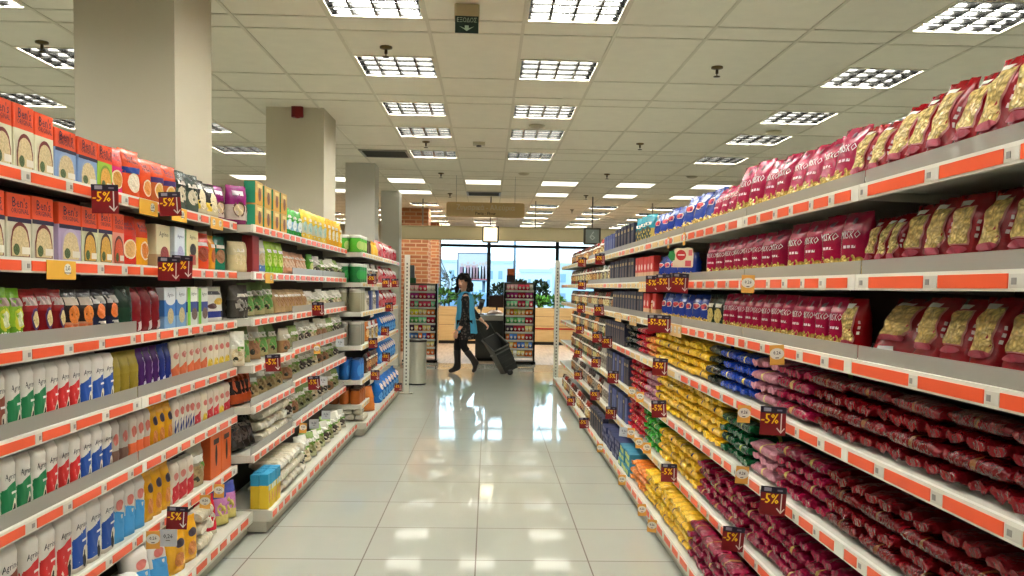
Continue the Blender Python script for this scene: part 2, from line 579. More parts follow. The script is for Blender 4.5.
P['legume_white'] = legume((222, 212, 184), (222, 220, 206), (206, 188, 150), seed=21)
P['legume_green'] = legume((176, 178, 140), (150, 176, 110), (140, 140, 90), seed=22)
P['legume_brown'] = legume((176, 140, 100), (206, 198, 176), (150, 104, 70), seed=23)
P['legume_dark'] = legume((200, 192, 172), (188, 186, 170), (66, 52, 44), seed=24, dots=(30, 26, 24))
P['bag_lime'] = pouch('rice_bag', .1, .185, .06, [(.1, (84, 120, 40)), (.35, (110, 160, 50)), (.72, (150, 190, 60)), (1, (120, 176, 44))], [(.05, .48, .55, .2, M((216, 214, 60)), 'ell'), (.1, .48, .4, .14, M((226, 230, 190), 'food'), 'ell', .003), (0, .76, .7, .07, M((176, 150, 140)), 'rect', .002), (0, .24, .5, .03, M(WHT), 'rect', .002)], seed=25)
P['bag_red'] = pouch('rice_bag', .095, .18, .06, [(.1, (96, 20, 26)), (.6, (130, 28, 32)), (1, (150, 40, 40))], [(.25, .46, .5, .2, M((70, 34, 90)), 'ell'), (.3, .46, .36, .15, M((226, 206, 150), 'food'), 'ell', .003), (0, .78, .7, .07, M((190, 170, 164)), 'rect', .002), (.2, .18, .5, .03, M(WHT), 'rect', .002)], seed=26)
P['bag_orangeblack'] = pouch('rice_bag', .095, .18, .06, [(.35, (206, 150, 120)), (1, (40, 34, 34))], [(.1, .5, .6, .18, M((222, 130, 50), 'food'), 'ell'), (0, .76, .7, .08, M((190, 176, 160)), 'rect', .002), (-.2, .17, .6, .14, M((208, 110, 60), 'food'), 'rect', .002)], seed=27)
P['bag_navyorange'] = pouch('rice_bag', .095, .18, .06, [(.42, (30, 38, 66)), (1, (36, 34, 40))], [(.1, .54, .55, .16, M((220, 116, 44), 'food'), 'ell'), (0, .78, .7, .08, M((190, 186, 180)), 'rect', .002), (.3, .3, .5, .03, M(WHT), 'rect', .002)], seed=28)
P['bottle_darkgreen'] = simple_pouch('rice_pouch', (30, 62, 44), (26, 50, 38), None, None, seed=29)
P['bottle_red'] = pouch('rice_pouch', .09, .185, .07, [(1, (120, 26, 34))], [(.4, .14, .4, .1, M((190, 170, 170)), .3)], seed=30, crink=.003, top=.99)
P['carton_bluewhite'] = carton('rice_carton', .1, .185, .06, [(.3, (120, 160, 200)), (.7, (60, 120, 190)), (1, (214, 220, 224))], [(0, .72, .9, .15, M((220, 224, 226)), 'ell'), (0, .3, .55, .2, M((196, 178, 130), 'food'), 'ell', .002)], [('Agrino', .026, 0, .83, (40, 50, 90), .8)])
P['carton_greenwhite'] = carton('rice_carton', .11, .185, .06, [(.35, (200, 206, 196)), (.62, (50, 70, 140)), (1, (222, 222, 212))], [(.3, .3, .55, .16, M((90, 60, 44), 'food'), 'ell', .002), (-.72, .5, .27, .49, M((118, 186, 44)), 'rect', .0018)], [('Agrino', .026, .2, .83, (40, 50, 40), .8)])
P['pouch_white'] = pouch('grain_pouch', .17, .19, .07, [(.12, (206, 204, 200)), (.3, (48, 60, 130)), (1, (216, 214, 208))], [(.3, .58, .45, .1, M((214, 176, 70), 'food'), 'ell'), (-.3, .45, .4, .08, M((90, 60, 60)), 'ell', .002), (0, .82, .6, .05, M((60, 56, 70)), 'rect', .002)], seed=31)
P['bag_silverdark'] = simple_pouch('grain_bag', (70, 66, 60), (96, 92, 86), None, (150, 146, 136), w=.14, t=.08, seed=32, crink=.014)
P['bag_cleargreen'] = legume((170, 160, 116), (120, 146, 96), (96, 150, 70), h=.19, seed=33)
P['pack_tan'] = simple_pouch('cracker_pack', (190, 158, 112), (196, 166, 122), None, (170, 126, 80), w=.07, h=.15, seed=34)
for k, c in dict(brown=(136, 62, 40), green=(26, 128, 78), red=(206, 44, 44), blue=(30, 80, 164)).items():
    P['agrino_' + k] = agrino(c)
P['pouch_olive'] = simple_pouch('grain_pouch', (150, 132, 50), (156, 138, 56), None, None, seed=35, crink=.004)
P['pouch_purple'] = pouch('grain_pouch', .08, .185, .055, [(1, (70, 36, 96))], [(.3, .18, .3, .12, M((206, 200, 214)), .4), (.3, .6, .08, .2, M((150, 120, 170)), 'rect', .002)], seed=36, crink=.004)
P['pouch_navy'] = pouch('grain_pouch', .08, .185, .055, [(1, (36, 50, 120))], [(.3, .18, .3, .12, M((206, 206, 224)), .4)], seed=37, crink=.004)
P['flour_orange'] = pouch('flour_pack', .09, .185, .06, [(1, (216, 206, 184))], [(0, .25, .8, .2, M((214, 110, 66)), .4), (.1, .68, .5, .08, M((206, 130, 120)), 'ell', .002)], seed=38, kind='paper', crink=.003, top=.97)
P['flour_yellow'] = pouch('flour_pack', .09, .185, .06, [(1, (222, 214, 192))], [(0, .25, .6, .16, M((220, 190, 60)), 'ell'), (.1, .68, .5, .08, M((206, 120, 110)), 'ell', .002)], seed=39, kind='paper', crink=.003, top=.97)
P['flour_grey'] = pouch('flour_pack', .11, .19, .065, [(.4, (120, 88, 74)), (1, (176, 170, 160))], [(0, .62, .5, .12, M((190, 110, 100)), 'ell')], seed=40, kind='paper', crink=.004, top=.95)
P['flour_greyorange'] = pouch('flour_pack', .1, .19, .065, [(.42, (222, 106, 60)), (1, (196, 186, 172))], [(0, .66, .5, .12, M((196, 110, 96)), 'ell')], seed=41, kind='paper', crink=.004, top=.95)
P['pouch_amber'] = pouch('flour_pack', .1, .2, .06, [(1, (224, 166, 40))], [(.1, .66, .5, .1, M((60, 50, 60)), 'ell'), (0, .3, .5, .16, M((206, 130, 50), 'food'), 'ell', .002)], seed=42, crink=.005)
P['flour_stripe'] = pouch('flour_pack', .08, .19, .06, [(1, (218, 210, 196))], [(-.4, .28, .16, .2, M((40, 60, 130)), .3), (.3, .28, .16, .2, M((40, 60, 130)), .3), (0, .68, .6, .1, M((206, 120, 110)), 'ell', .002)], seed=43, kind='paper', crink=.004, top=.96)
P['flour_red'] = pouch('flour_pack', .09, .19, .06, [(1, (218, 208, 192))], [(0, .26, .75, .2, M((196, 50, 60)), .3), (0, .66, .5, .1, M((206, 130, 120)), 'ell', .002)], seed=44, kind='paper', crink=.004, top=.96)
P['flour_sky'] = pouch('flour_pack', .11, .21, .07, [(.4, (66, 150, 206)), (1, (206, 202, 194))], [(.1, .45, .8, .1, M((66, 150, 206)), -.5, .0012), (0, .68, .5, .1, M((206, 120, 110)), 'ell', .002)], seed=45, kind='paper', crink=.004, top=.95)
P['bag_orangebrown'] = pouch('pulse_bag', .12, .2, .07, [(.28, (176, 76, 36)), (.66, (50, 38, 34)), (1, (150, 66, 34))], [(-.5, .6, .18, .34, M((196, 92, 50)), 'rect'), (.5, .6, .18, .34, M((196, 92, 50)), 'rect')], seed=46, crink=.01)
P['bag_clear'] = legume((190, 170, 126), (170, 164, 146), (166, 140, 96), h=.2, seed=47)
P['bag_black'] = pouch('pulse_bag', .15, .23, .09, [(.4, (44, 38, 34)), (1, (34, 30, 30))], [(0, .4, .6, .2, M((70, 56, 46), 'food'), 'ell'), (0, .7, .6, .06, M((130, 120, 110)), 'rect', .002)], seed=48, crink=.012)
P['carton_orange'] = carton('orange_carton', .12, .235, .07, [(1, (222, 106, 40))], [(0, .5, .2, .25, M((60, 40, 36)), 'ell'), (0, .82, .5, .06, M((60, 40, 36)), 'rect')], side=(206, 90, 36))
P['bag_whitegrey'] = simple_pouch('flour_pack', (216, 212, 204), (222, 220, 214), (180, 190, 200), None, w=.13, h=.14, t=.09, seed=49, kind='paper')
P['bag_redwhite'] = pouch('flour_bag', .14, .22, .07, [(.1, (214, 200, 180)), (1, (206, 40, 60))], [(0, .4, .6, .22, M((230, 222, 206), 'food'), 'ell'), (0, .8, .5, .06, M((236, 200, 80)), 'rect', .002)], seed=50, crink=.01)
P['bag_pastel'] = pouch('flour_bag', .13, .22, .07, [(.25, (206, 196, 120)), (.7, (190, 130, 180)), (1, (70, 80, 150))], [(0, .4, .5, .18, M((190, 180, 90), 'food'), 'ell')], seed=51, crink=.01)
P['carton_yellowblue'] = carton('corn_starch_carton', .075, .19, .05, [(.68, (222, 192, 50)), (1, (44, 150, 190))], [(0, .3, .5, .16, M((214, 150, 80), 'food'), 'ell'), (.05, .6, .7, .08, M((206, 214, 200)), 'rect')], side=None)
P['roll_cream'] = stick('grain_sack', .09, .07, .2, (206, 198, 174), (200, 190, 160), (214, 208, 190), 52, kind='lump')
P['jar_green'] = jar('biscuit_jar', .115, .13, [(.9, 0), (1, .04), (1, .5), (1, .96), (.96, 1)], [(.12, (70, 150, 50)), (.9, (84, 176, 44)), (1, (40, 130, 50))], [(0, .5, .5, .3, M((190, 214, 130)), 'ell')], lid=((226, 226, 216), .99, .028))
P['jar_darkgreen'] = jar('biscuit_jar', .115, .14, [(.9, 0), (1, .04), (1, .5), (1, .96), (.96, 1)], [(1, (26, 122, 56))], [(0, .5, .5, .3, M((60, 160, 80)), 'ell')], lid=((220, 222, 212), .99, .028))
P['jar_grey'] = jar('biscuit_jar', .12, .19, [(.92, 0), (1, .04), (1, .5), (1, .92), (.9, .97), (.9, 1)], [(.85, (150, 146, 120)), (1, (190, 186, 170))], lid=((206, 204, 192), .95, .025), kind='plastic')
P['jar_silver'] = jar('biscuit_jar', .115, .19, [(.92, 0), (1, .04), (1, .5), (1, .92), (.9, 1)], [(1, (140, 138, 126))], lid=((176, 172, 160), .95, .025))
P['jar_blue'] = jar('drink_can', .1, .17, [(.9, 0), (1, .04), (1, .9), (.88, 1)], [(1, (30, 100, 176))], [(0, .5, .4, .3, M((70, 140, 206)), 'ell')], lid=((30, 84, 150), .88, .012))
P['jar_amber'] = jar('spread_jar', .1, .13, [(.9, 0), (1, .06), (1, .8), (.85, .95), (.85, 1)], [(1, (176, 96, 36))], lid=((92, 52, 32), .9, .022))
P['jar_brown'] = jar('spread_jar', .09, .13, [(.9, 0), (1, .06), (1, .8), (.85, .95), (.85, 1)], [(1, (78, 48, 34))], lid=((40, 36, 34), .9, .02))
P['bottle_mustard'] = jar('mustard_bottle', .07, .13, [(.9, 0), (1, .05), (1, .6), (.55, .85), (.4, 1)], [(1, (230, 180, 40))], lid=((226, 160, 30), .42, .03))
P['bag_orange'] = simple_pouch('orange_bag', (206, 126, 60), (210, 130, 66), None, None, w=.18, h=.26, t=.12, seed=55, crink=.02)


def paper_pack(c, c2, w, h, t, seed, nm):
    """shrink-wrapped block of rolls: bulging wrap, two roll ends showing on the front, printed panel"""
    d = [(-.48, .28, .38, .2, M(c2), 'ell'), (.48, .28, .38, .2, M(c2), 'ell'), (0, .68, .7, .14, M((226, 214, 210)), 'ell', .002)]
    return pouch(nm, w, h, t, [(.5, c), (1, tuple(min(255, int(v * 1.06)) for v in c))], d, seed=seed, crink=.008, top=.9)


P['paper_red'] = paper_pack((190, 40, 56), (206, 90, 96), .22, .19, .14, 56, 'napkin_pack')
P['paper_white'] = paper_pack((206, 150, 146), (190, 60, 66), .2, .19, .14, 57, 'napkin_pack')
P['paper_blue'] = paper_pack((40, 116, 200), (90, 160, 222), .22, .25, .16, 58, 'tissue_pack')

# pasta ------------------------------------------------------------------
PASTA = (222, 190, 104)
RED, PINK, BLUEB = (140, 5, 16), (154, 8, 58), (24, 58, 150)
def red_window(nm, w, h, seed, win=.30):
    d = [(-.12, .56, .66, win * .95, M((186, 120, 112), 'film'), 'rect', .003), (-.12, .56, .59, win * .89, M((216, 186, 112), 'pasta'), 'rect', .005),
         (-.1, .24, .7, .05, M((150, 30, 54)), 'ell', .006), (-.3, .87, .32, .04, M((206, 200, 190)), 'rect', .005), (-.1, .055, .36, .045, M((206, 206, 200)), 'rect', .004)]
    d += [(.82, .42 + .09 * i, .05, .025, M((214, 190, 186)), 'rect', .004) for i in range(3)]
    return pouch(nm, w, h, .065, [(.3, (138, 8, 20)), (1, RED)], d, seed=seed, crink=.007)


P['pasta_red'] = red_window('pasta_bag', .14, .215, 60)
P['pasta_red_b'] = red_window('pasta_bag', .14, .215, 61, .33)
P['pasta_red_c'] = red_window('pasta_bag', .14, .215, 62, .27)


def pink_bag(seed, h=.2, w=.12):
    wd = [(-.7 + .35 * i, .22 + .035 * (i % 2), .2, .08, M((206, 172, 84), 'pasta'), 'ell') for i in range(5)] + [(0, .17, .93, .09, M(PASTA, 'pasta'), 'rect', .003), (.0, .86, .2, .055, M((110, 60, 90)), 'ell')]
    wd += [(-.3 + .3 * i, .46, .11, .022, M((226, 190, 206)), 'rect') for i in range(3)]
    return pouch('pasta_bag', w, h, .07, [(.1, (204, 168, 84)), (.2, (196, 160, 80)), (1, PINK)], wd, [('MISKO', .034, 0, .64, (236, 226, 232), .85)], seed=seed, crink=.006)


P['pasta_pink'] = pink_bag(63)
P['pasta_pink_b'] = pink_bag(64)


def blue_bag(seed):
    wd = [(-.6 + .4 * i, .22 + .03 * (i % 2), .24, .08, M((222, 186, 90), 'pasta'), 'ell') for i in range(4)] + [(0, .18, .92, .1, M(PASTA, 'pasta'), 'rect', .002)]
    wd += [(0, .64, .56, .1, M((226, 222, 220)), 'ell', .002), (0, .64, .48, .075, M((190, 40, 56)), 'ell', .003)]
    return pouch('pasta_bag', .12, .2, .07, [(.24, (206, 172, 88)), (1, BLUEB)], wd, seed=seed, crink=.008)


P['pasta_blue'] = blue_bag(65)
P['pasta_blue_b'] = blue_bag(66)
P['pasta_green'] = simple_pouch('pasta_bag', (30, 50, 36), (24, 40, 32), None, (190, 170, 100), w=.1, seed=67)
P['pasta_teal'] = simple_pouch('pasta_bag', (214, 190, 110), (50, 150, 170), None, (40, 60, 50), w=.12, h=.2, seed=68, crink=.009)
P['carton_navy'] = carton('pasta_carton', .08, .19, .05, [(.25, (70, 66, 70)), (1, (38, 42, 66))], [(0, .45, .35, .2, M((96, 84, 80)), 'rect'), (0, .78, .6, .06, M((170, 150, 110)), 'rect')])
P['carton_bluegrey'] = carton('pasta_carton', .08, .19, .05, [(1, (70, 84, 140))], [(0, .5, .5, .25, M((110, 120, 160)), 'rect')])
P['carton_redwhite'] = carton('pasta_carton', .09, .18, .05, [(.4, (206, 170, 130)), (1, (196, 50, 44))], [(0, .6, .5, .12, M((226, 200, 190)), 'ell')])
P['mix_brown'] = simple_pouch('dried_food_bag', (96, 62, 44), (70, 50, 42), None, (170, 120, 70), w=.1, seed=70)
P['mix_gold'] = simple_pouch('dried_food_bag', (190, 150, 80), (150, 50, 40), None, (206, 190, 140), w=.1, seed=71)
P['mix_red'] = simple_pouch('dried_food_bag', (150, 40, 36), (110, 34, 34), None, (206, 160, 90), w=.1, seed=72)
P['mix_green'] = simple_pouch('dried_food_bag', (90, 110, 60), (60, 80, 50), None, (196, 186, 130), w=.1, seed=73)
P['mix_white'] = simple_pouch('dried_food_bag', (206, 200, 186), (190, 186, 178), None, (120, 110, 96), w=.1, seed=74)
P['mix_orange'] = simple_pouch('dried_food_bag', (214, 140, 70), (206, 120, 60), None, (226, 190, 130), w=.1, seed=75)
P['mix_dark'] = simple_pouch('dried_food_bag', (46, 40, 44), (38, 36, 42), None, (150, 140, 120), w=.1, seed=76)
P['box_teal'] = carton('flat_carton', .16, .05, .24, [(1, (60, 140, 166))], [(0, .5, .8, .3, M((190, 206, 120)), 'rect')])
P['box_navyflat'] = carton('flat_carton', .16, .05, .24, [(1, (44, 52, 96))], [(0, .5, .8, .25, M((110, 110, 140)), 'rect')])
# long packs lying in piles
S = dict(spag_red=((96, 6, 12), (112, 70, 36), (112, 14, 22)), spag_mag=((130, 12, 48), (170, 128, 76), (146, 20, 60)), spag_mauve=((178, 116, 130), (214, 190, 120), (190, 130, 144)),
         spag_blue=((24, 56, 150), (206, 190, 100), (30, 66, 166)), spag_green=((16, 70, 40), (150, 150, 70), (22, 86, 50)), spag_black=((26, 34, 32), (140, 130, 70), (34, 44, 40)),
         spag_yellow=((226, 180, 40), (40, 50, 90), (236, 194, 50)), spag_scarlet=((176, 30, 44), (206, 170, 90), (196, 44, 56)), spag_leaf=((50, 140, 44), (206, 206, 120), (60, 156, 50)),
         spag_orange=((226, 130, 50), (230, 190, 110), (230, 146, 66)))
for k, (a, b, c) in S.items():
    P[k] = [stick({'spag_red': 'spaghetti_pack', 'spag_mag': 'long_pasta_pack', 'spag_mauve': 'long_pasta_pack', 'spag_yellow': 'noodle_pack'}.get(k, 'macaroni_pack'), .088, .047, .27, a, b, c, s, kind='wrap') for s in (3, 8, 14, 21)]
# -------------------------------------------------------------------- room
XL, XR, YB, YF = -9.0, 9.0, -3.0, 24.2
FAR = 15.85


def floor_material():
    m = bpy.data.materials.new('polished_floor_tiles')
    m.use_nodes = True
    nt = m.node_tree
    b = nt.nodes['Principled BSDF']
    tc = nt.nodes.new('ShaderNodeTexCoord')
    sp = nt.nodes.new('ShaderNodeSeparateXYZ')
    nt.links.new(tc.outputs['Object'], sp.inputs[0])

    def math_(op, a, b_=None, c=None):
        n = nt.nodes.new('ShaderNodeMath'); n.operation = op
        for i, v in enumerate((a, b_, c)):
            if v is None:
                continue
            if isinstance(v, (int, float)):
                n.inputs[i].default_value = v
            else:
                nt.links.new(v, n.inputs[i])
        return n.outputs[0]

    def joint(out, off, period, half):
        q = math_('ADD', out, -off)
        q = math_('DIVIDE', q, period)
        q = math_('FRACT', math_('ADD', q, 100.5))
        d = math_('ABSOLUTE', math_('SUBTRACT', q, .5))
        return math_('LESS_THAN', d, half / period), q
    jx, _ = joint(sp.outputs['X'], -.045, .6, .0034)
    jy, _ = joint(sp.outputs['Y'], 4.39, .595, .004)
    j = math_('MAXIMUM', jx, jy)
    # tile to tile tone
    fx = math_('FLOOR', math_('DIVIDE', math_('ADD', sp.outputs['X'], .045), .6))
    fy = math_('FLOOR', math_('DIVIDE', math_('ADD', sp.outputs['Y'], -4.39), .595))
    cb = nt.nodes.new('ShaderNodeCombineXYZ')
    nt.links.new(fx, cb.inputs[0]); nt.links.new(fy, cb.inputs[1])
    wn = nt.nodes.new('ShaderNodeTexWhiteNoise')
    nt.links.new(cb.outputs[0], wn.inputs['Vector'])
    nz = nt.nodes.new('ShaderNodeTexNoise'); nz.inputs['Scale'].default_value = 1.7; nz.inputs['Detail'].default_value = 6
    nt.links.new(tc.outputs['Object'], nz.inputs['Vector'])
    val = math_('ADD', math_('MULTIPLY', wn.outputs['Value'], .05), math_('MULTIPLY_ADD', nz.outputs['Fac'], .12, .90))
    h = nt.nodes.new('ShaderNodeHueSaturation'); h.inputs['Color'].default_value = lin((190, 194, 183))
    nt.links.new(val, h.inputs['Value'])
    mx = nt.nodes.new('ShaderNodeMix'); mx.data_type = 'RGBA'
    nt.links.new(j, mx.inputs[0]); nt.links.new(h.outputs['Color'], mx.inputs[6])
    mx.inputs[7].default_value = lin((88, 76, 60))
    nt.links.new(mx.outputs[2], b.inputs['Base Color'])
    nt.links.new(math_('MULTIPLY_ADD', j, .5, math_('MULTIPLY_ADD', nz.outputs['Fac'], .05, .02)), b.inputs['Roughness'])
    b.inputs['IOR'].default_value = 1.6
    b.inputs['Specular IOR Level'].default_value = .62
    return m


def wood_material(name, c1, c2, sc, rot):
    m = bpy.data.materials.new(name)
    m.use_nodes = True
    nt = m.node_tree
    b = nt.nodes['Principled BSDF']
    tc = nt.nodes.new('ShaderNodeTexCoord')
    mp = nt.nodes.new('ShaderNodeMapping'); mp.inputs['Scale'].default_value = sc
    nt.links.new(tc.outputs['Object'], mp.inputs['Vector'])
    nz = nt.nodes.new('ShaderNodeTexNoise'); nz.inputs['Scale'].default_value = 4; nz.inputs['Detail'].default_value = 5
    nt.links.new(mp.outputs[0], nz.inputs['Vector'])
    r = nt.nodes.new('ShaderNodeValToRGB')
    r.color_ramp.elements[0].position = .3; r.color_ramp.elements[0].color = lin(c1)
    r.color_ramp.elements[1].position = .7; r.color_ramp.elements[1].color = lin(c2)
    nt.links.new(nz.outputs['Fac'], r.inputs[0]); nt.links.new(r.outputs[0], b.inputs['Base Color'])
    b.inputs['Roughness'].default_value = .4
    return m


def brick_material():
    m = bpy.data.materials.new('brick_masonry')
    m.use_nodes = True
    nt = m.node_tree
    b = nt.nodes['Principled BSDF']
    tc = nt.nodes.new('ShaderNodeTexCoord')
    sp = nt.nodes.new('ShaderNodeSeparateXYZ'); nt.links.new(tc.outputs['Object'], sp.inputs[0])
    ad = nt.nodes.new('ShaderNodeMath'); ad.operation = 'ADD'
    nt.links.new(sp.outputs['X'], ad.inputs[0]); nt.links.new(sp.outputs['Y'], ad.inputs[1])
    cb = nt.nodes.new('ShaderNodeCombineXYZ')
    nt.links.new(ad.outputs[0], cb.inputs[0]); nt.links.new(sp.outputs['Z'], cb.inputs[1])
    br = nt.nodes.new('ShaderNodeTexBrick')
    br.inputs['Scale'].default_value = 1.0
    br.inputs['Brick Width'].default_value = .26; br.inputs['Row Height'].default_value = .085
    br.inputs['Mortar Size'].default_value = .012
    br.inputs['Color1'].default_value = lin((186, 122, 78)); br.inputs['Color2'].default_value = lin((158, 96, 62)); br.inputs['Mortar'].default_value = lin((196, 160, 124))
    nt.links.new(cb.outputs[0], br.inputs['Vector'])
    nt.links.new(br.outputs['Color'], b.inputs['Base Color'])
    b.inputs['Roughness'].default_value = .85
    return m


PAINT = M((196, 190, 170), 'paint')
TILE = M((240, 234, 216), 'matte')
GRID = M((222, 215, 194), 'paint')

b = MB(); b.box(XL, XR, YB, FAR, -.1, 0, floor_material()); struct('floor', b)
b = MB(); b.box(XL, XR, FAR, YF, -.1, 0, wood_material('wood_floor', (150, 128, 104), (186, 166, 142), (6, .4, 1), 0)); struct('floor_checkout', b)
for nm, q in (('wall_left', (XL - .1, XL, YB, YF)), ('wall_right', (XR, XR + .1, YB, YF)), ('wall_back', (XL, XR, YB - .1, YB))):
    b = MB(); b.box(*q, 0, CEIL, PAINT); struct(nm, b)

# suspended ceiling grid: runners down the store every tile width, cross tees with the narrow service strips
TW, TX0 = .62, .20
CROSS = [-1.6, -.3, .27, .9, 1.5, 2.1, 2.75, 3.05, 3.65, 4.25, 4.87, 5.49, 5.76, 6.98, 7.63, 7.92, 9.13, 10.38, 10.66, 11.27, 12.5, 13.05, 13.35, 14.1, 15.0, 15.75, 16.05, 17.2, 17.9, 18.6, 19.4, 20.0, 20.6, 21.5, 22.2, 23.0]
b = MB()
k0, k1 = int((XL - TX0) / TW), int((XR - TX0) / TW)
for k in range(k0, k1 + 1):
    x = TX0 + TW * k
    b.box(x - .011, x + .011, YB, YF, CEIL - .006, CEIL + .004, GRID)
for y in CROSS:
    b.box(XL, XR, y - .011, y + .011, CEIL - .0055, CEIL + .004, GRID)
struct('trim_1', b)

# front wall with the shop window
WY = 24.0
FRAME = M((34, 38, 40), 'metal')
b = MB()
b.box(XL, -1.42, WY, YF, 0, CEIL, PAINT)
b.box(4.6, XR, WY, YF, 0, CEIL, PAINT)
b.box(-1.42, 4.6, WY, YF, 0, .78, PAINT)
b.box(-1.42, 4.6, WY, YF, 3.0, CEIL, PAINT)
struct('wall_front', b)
GLASS = bpy.data.materials.new('window_glass')
GLASS.use_nodes = True
nt = GLASS.node_tree
nt.nodes.remove(nt.nodes['Principled BSDF'])
tr = nt.nodes.new('ShaderNodeBsdfTransparent'); tr.inputs[0].default_value = (.93, .98, 1, 1)
gl = nt.nodes.new('ShaderNodeBsdfGlossy'); gl.inputs['Roughness'].default_value = .02
fr = nt.nodes.new('ShaderNodeFresnel'); fr.inputs[0].default_value = 1.35
mx = nt.nodes.new('ShaderNodeMixShader')
nt.links.new(fr.outputs[0], mx.inputs[0]); nt.links.new(tr.outputs[0], mx.inputs[1]); nt.links.new(gl.outputs[0], mx.inputs[2])
nt.links.new(mx.outputs[0], nt.nodes['Material Output'].inputs[0])
xs = [-1.40, .0, 1.95, 3.3, 4.55]
for i in range(4):
    x0, x1 = xs[i], xs[i + 1]
    f = MB()
    w = .05
    f.box(x0, x0 + w, WY, WY + .08, .8, 3.0, FRAME); f.box(x1 - w, x1, WY, WY + .08, .8, 3.0, FRAME)
    f.box(x0 + w, x1 - w, WY, WY + .08, .8, .86, FRAME); f.box(x0 + w, x1 - w, WY, WY + .08, 2.94, 3.0, FRAME)
    f.box(x0 + w, x1 - w, WY, WY + .08, 2.58, 2.66, FRAME)
    o = struct('window_%d' % (i + 1), f)
    g = MB(); g.box(x0 + w, x1 - w, WY + .035, WY + .045, .86, 2.58, GLASS); g.box(x0 + w, x1 - w, WY + .035, WY + .045, 2.66, 2.94, GLASS)
    link('pane', g.mesh('pane'), o)

# square columns standing in the aisle's shelving line
for i, (pl, pr, py, y0, d) in enumerate([(75, 175, 120, 4.62, .60), (266, 324, 112, 8.28, .62), (345.5, 375, 170, 11.9, .42), (381, 399.5, 200, 15.3, .42)]):
    xa, xc = at_depth(pl, py, y0).x, at_depth(pr, py, y0).x
    b = MB(); b.box(xa, xc, y0, y0 + d, 0, CEIL, M((216, 208, 186) if i < 2 else (214, 210, 198), 'paint'))
    print('COLUMN', i, xa, xc)
    struct('column_%d' % (i + 1), b)
# brick pillars by the window
BR = brick_material()
b = MB(); b.box(-2.3, -1.33, 18.5, 19.3, 0, CEIL, BR); struct('pillar_1', b)
b = MB(); b.box(-2.6, -1.34, 22.6, 23.4, 0, CEIL, BR); struct('pillar_2', b)
# fascia beam hung over the checkouts
b = MB()
FA = M((253, 240, 204), 'paint')
b.box(-1.72, 4.5, 16.5, 16.62, 2.36, 2.62, FA)
b.box(-1.72, 4.5, 16.47, 16.5, 2.355, 2.375, M((216, 202, 160), 'paint'))
b.box(-1.72, 4.5, 16.47, 16.5, 2.605, 2.625, M((222, 210, 170), 'paint'))
for x in (-1.3, .9, 3.2):
    b.box(x - .012, x + .012, 16.55, 16.574, 2.62, CEIL, M((150, 146, 136), 'metal'))
struct('beam', b)

# ----------------------------------------------------------- ceiling lights
LAMP = emis('lamp_glow', (254, 252, 244), 42.0)
FLAT = emis('flat_panel_glow', (255, 252, 238), .85)
LOUV = M((62, 62, 60), 'metal')
LOUV.node_tree.nodes['Principled BSDF'].inputs['Roughness'].default_value = .22
REFL = M((50, 50, 49), 'metal')
HOUS = M((226, 224, 214), 'paint')
W2 = .295


def light_meshes():
    h = MB()
    for a in (-1, 1):
        h.box(a * W2 - .01, a * W2 + .01, -W2 - .01, W2 + .01, -.007, .004, GRID)
        h.box(-W2 + .01, W2 - .01, a * W2 - .01, a * W2 + .01, -.007, .004, GRID)
    h.add([(-W2, -W2, .085), (W2, -W2, .085), (W2, W2, .085), (-W2, W2, .085)], [(0, 3, 2, 1)], REFL)
    for a in (-1, 1):
        h.add([(a * W2, -W2, 0), (a * W2, W2, 0), (a * W2, W2, .085), (a * W2, -W2, .085)], [(0, 1, 2, 3)], REFL)
        h.add([(-W2, a * W2, 0), (W2, a * W2, 0), (W2, a * W2, .085), (-W2, a * W2, .085)], [(0, 1, 2, 3)], REFL)
    l = MB()
    n = 4
    c = 2 * W2 / n
    for i in range(n + 1):            # V-section blades in both directions
        p = -W2 + c * i
        for ax in (0, 1):
            q = [(p - .008, 0), (p + .008, 0), (p + .012, .045), (p - .012, .045)]
            if ax == 0:
                vs = [(a, -W2, z) for a, z in q] + [(a, W2, z) for a, z in q]
            else:
                vs = [(-W2, a, z) for a, z in q] + [(W2, a, z) for a, z in q]
            l.add(vs, [(0, 1, 5, 4), (1, 2, 6, 5), (2, 3, 7, 6), (3, 0, 4, 7)], LOUV)
    t = MB()
    for k in range(4):
        x = -W2 + c * (k + .5)
        for a, b_ in ((-.26, .26),):
            t.box(a, b_, x - .016, x + .016, .022, .034, LAMP)
    f = MB()
    f.box(-W2 + .012, W2 - .012, -W2 + .012, W2 - .012, -.004, .0, FLAT)
    return h.mesh('housing'), l.mesh('louver'), t.mesh('lamp_tube'), f.mesh('diffuser')


LH, LL, LT, LF = light_meshes()
ROWS = [.4, 1.9, 3.35, 4.87, 6.37, 7.92, 9.13, 10.66]
COLS = {-8: 'eighth', -6: 'x', -2: 'y', 0: 'z', 4: 'w', 6: 'v'}
CN = {-8: 'outermost column on the left', -6: 'second column from the left', -2: 'column just left of the aisle centre', 0: 'column just right of the aisle centre', 4: 'column over the right shelving', 6: 'outermost column on the right'}


def ceiling_light(x, y, label, flat, group):
    t = thing('ceiling_light', label, 'ceiling light', (x, y, CEIL), 0, group)
    link('housing', LH, t)
    if flat:
        link('diffuser', LF, t)
    else:
        link('louver', LL, t); link('lamp_tube', LT, t)


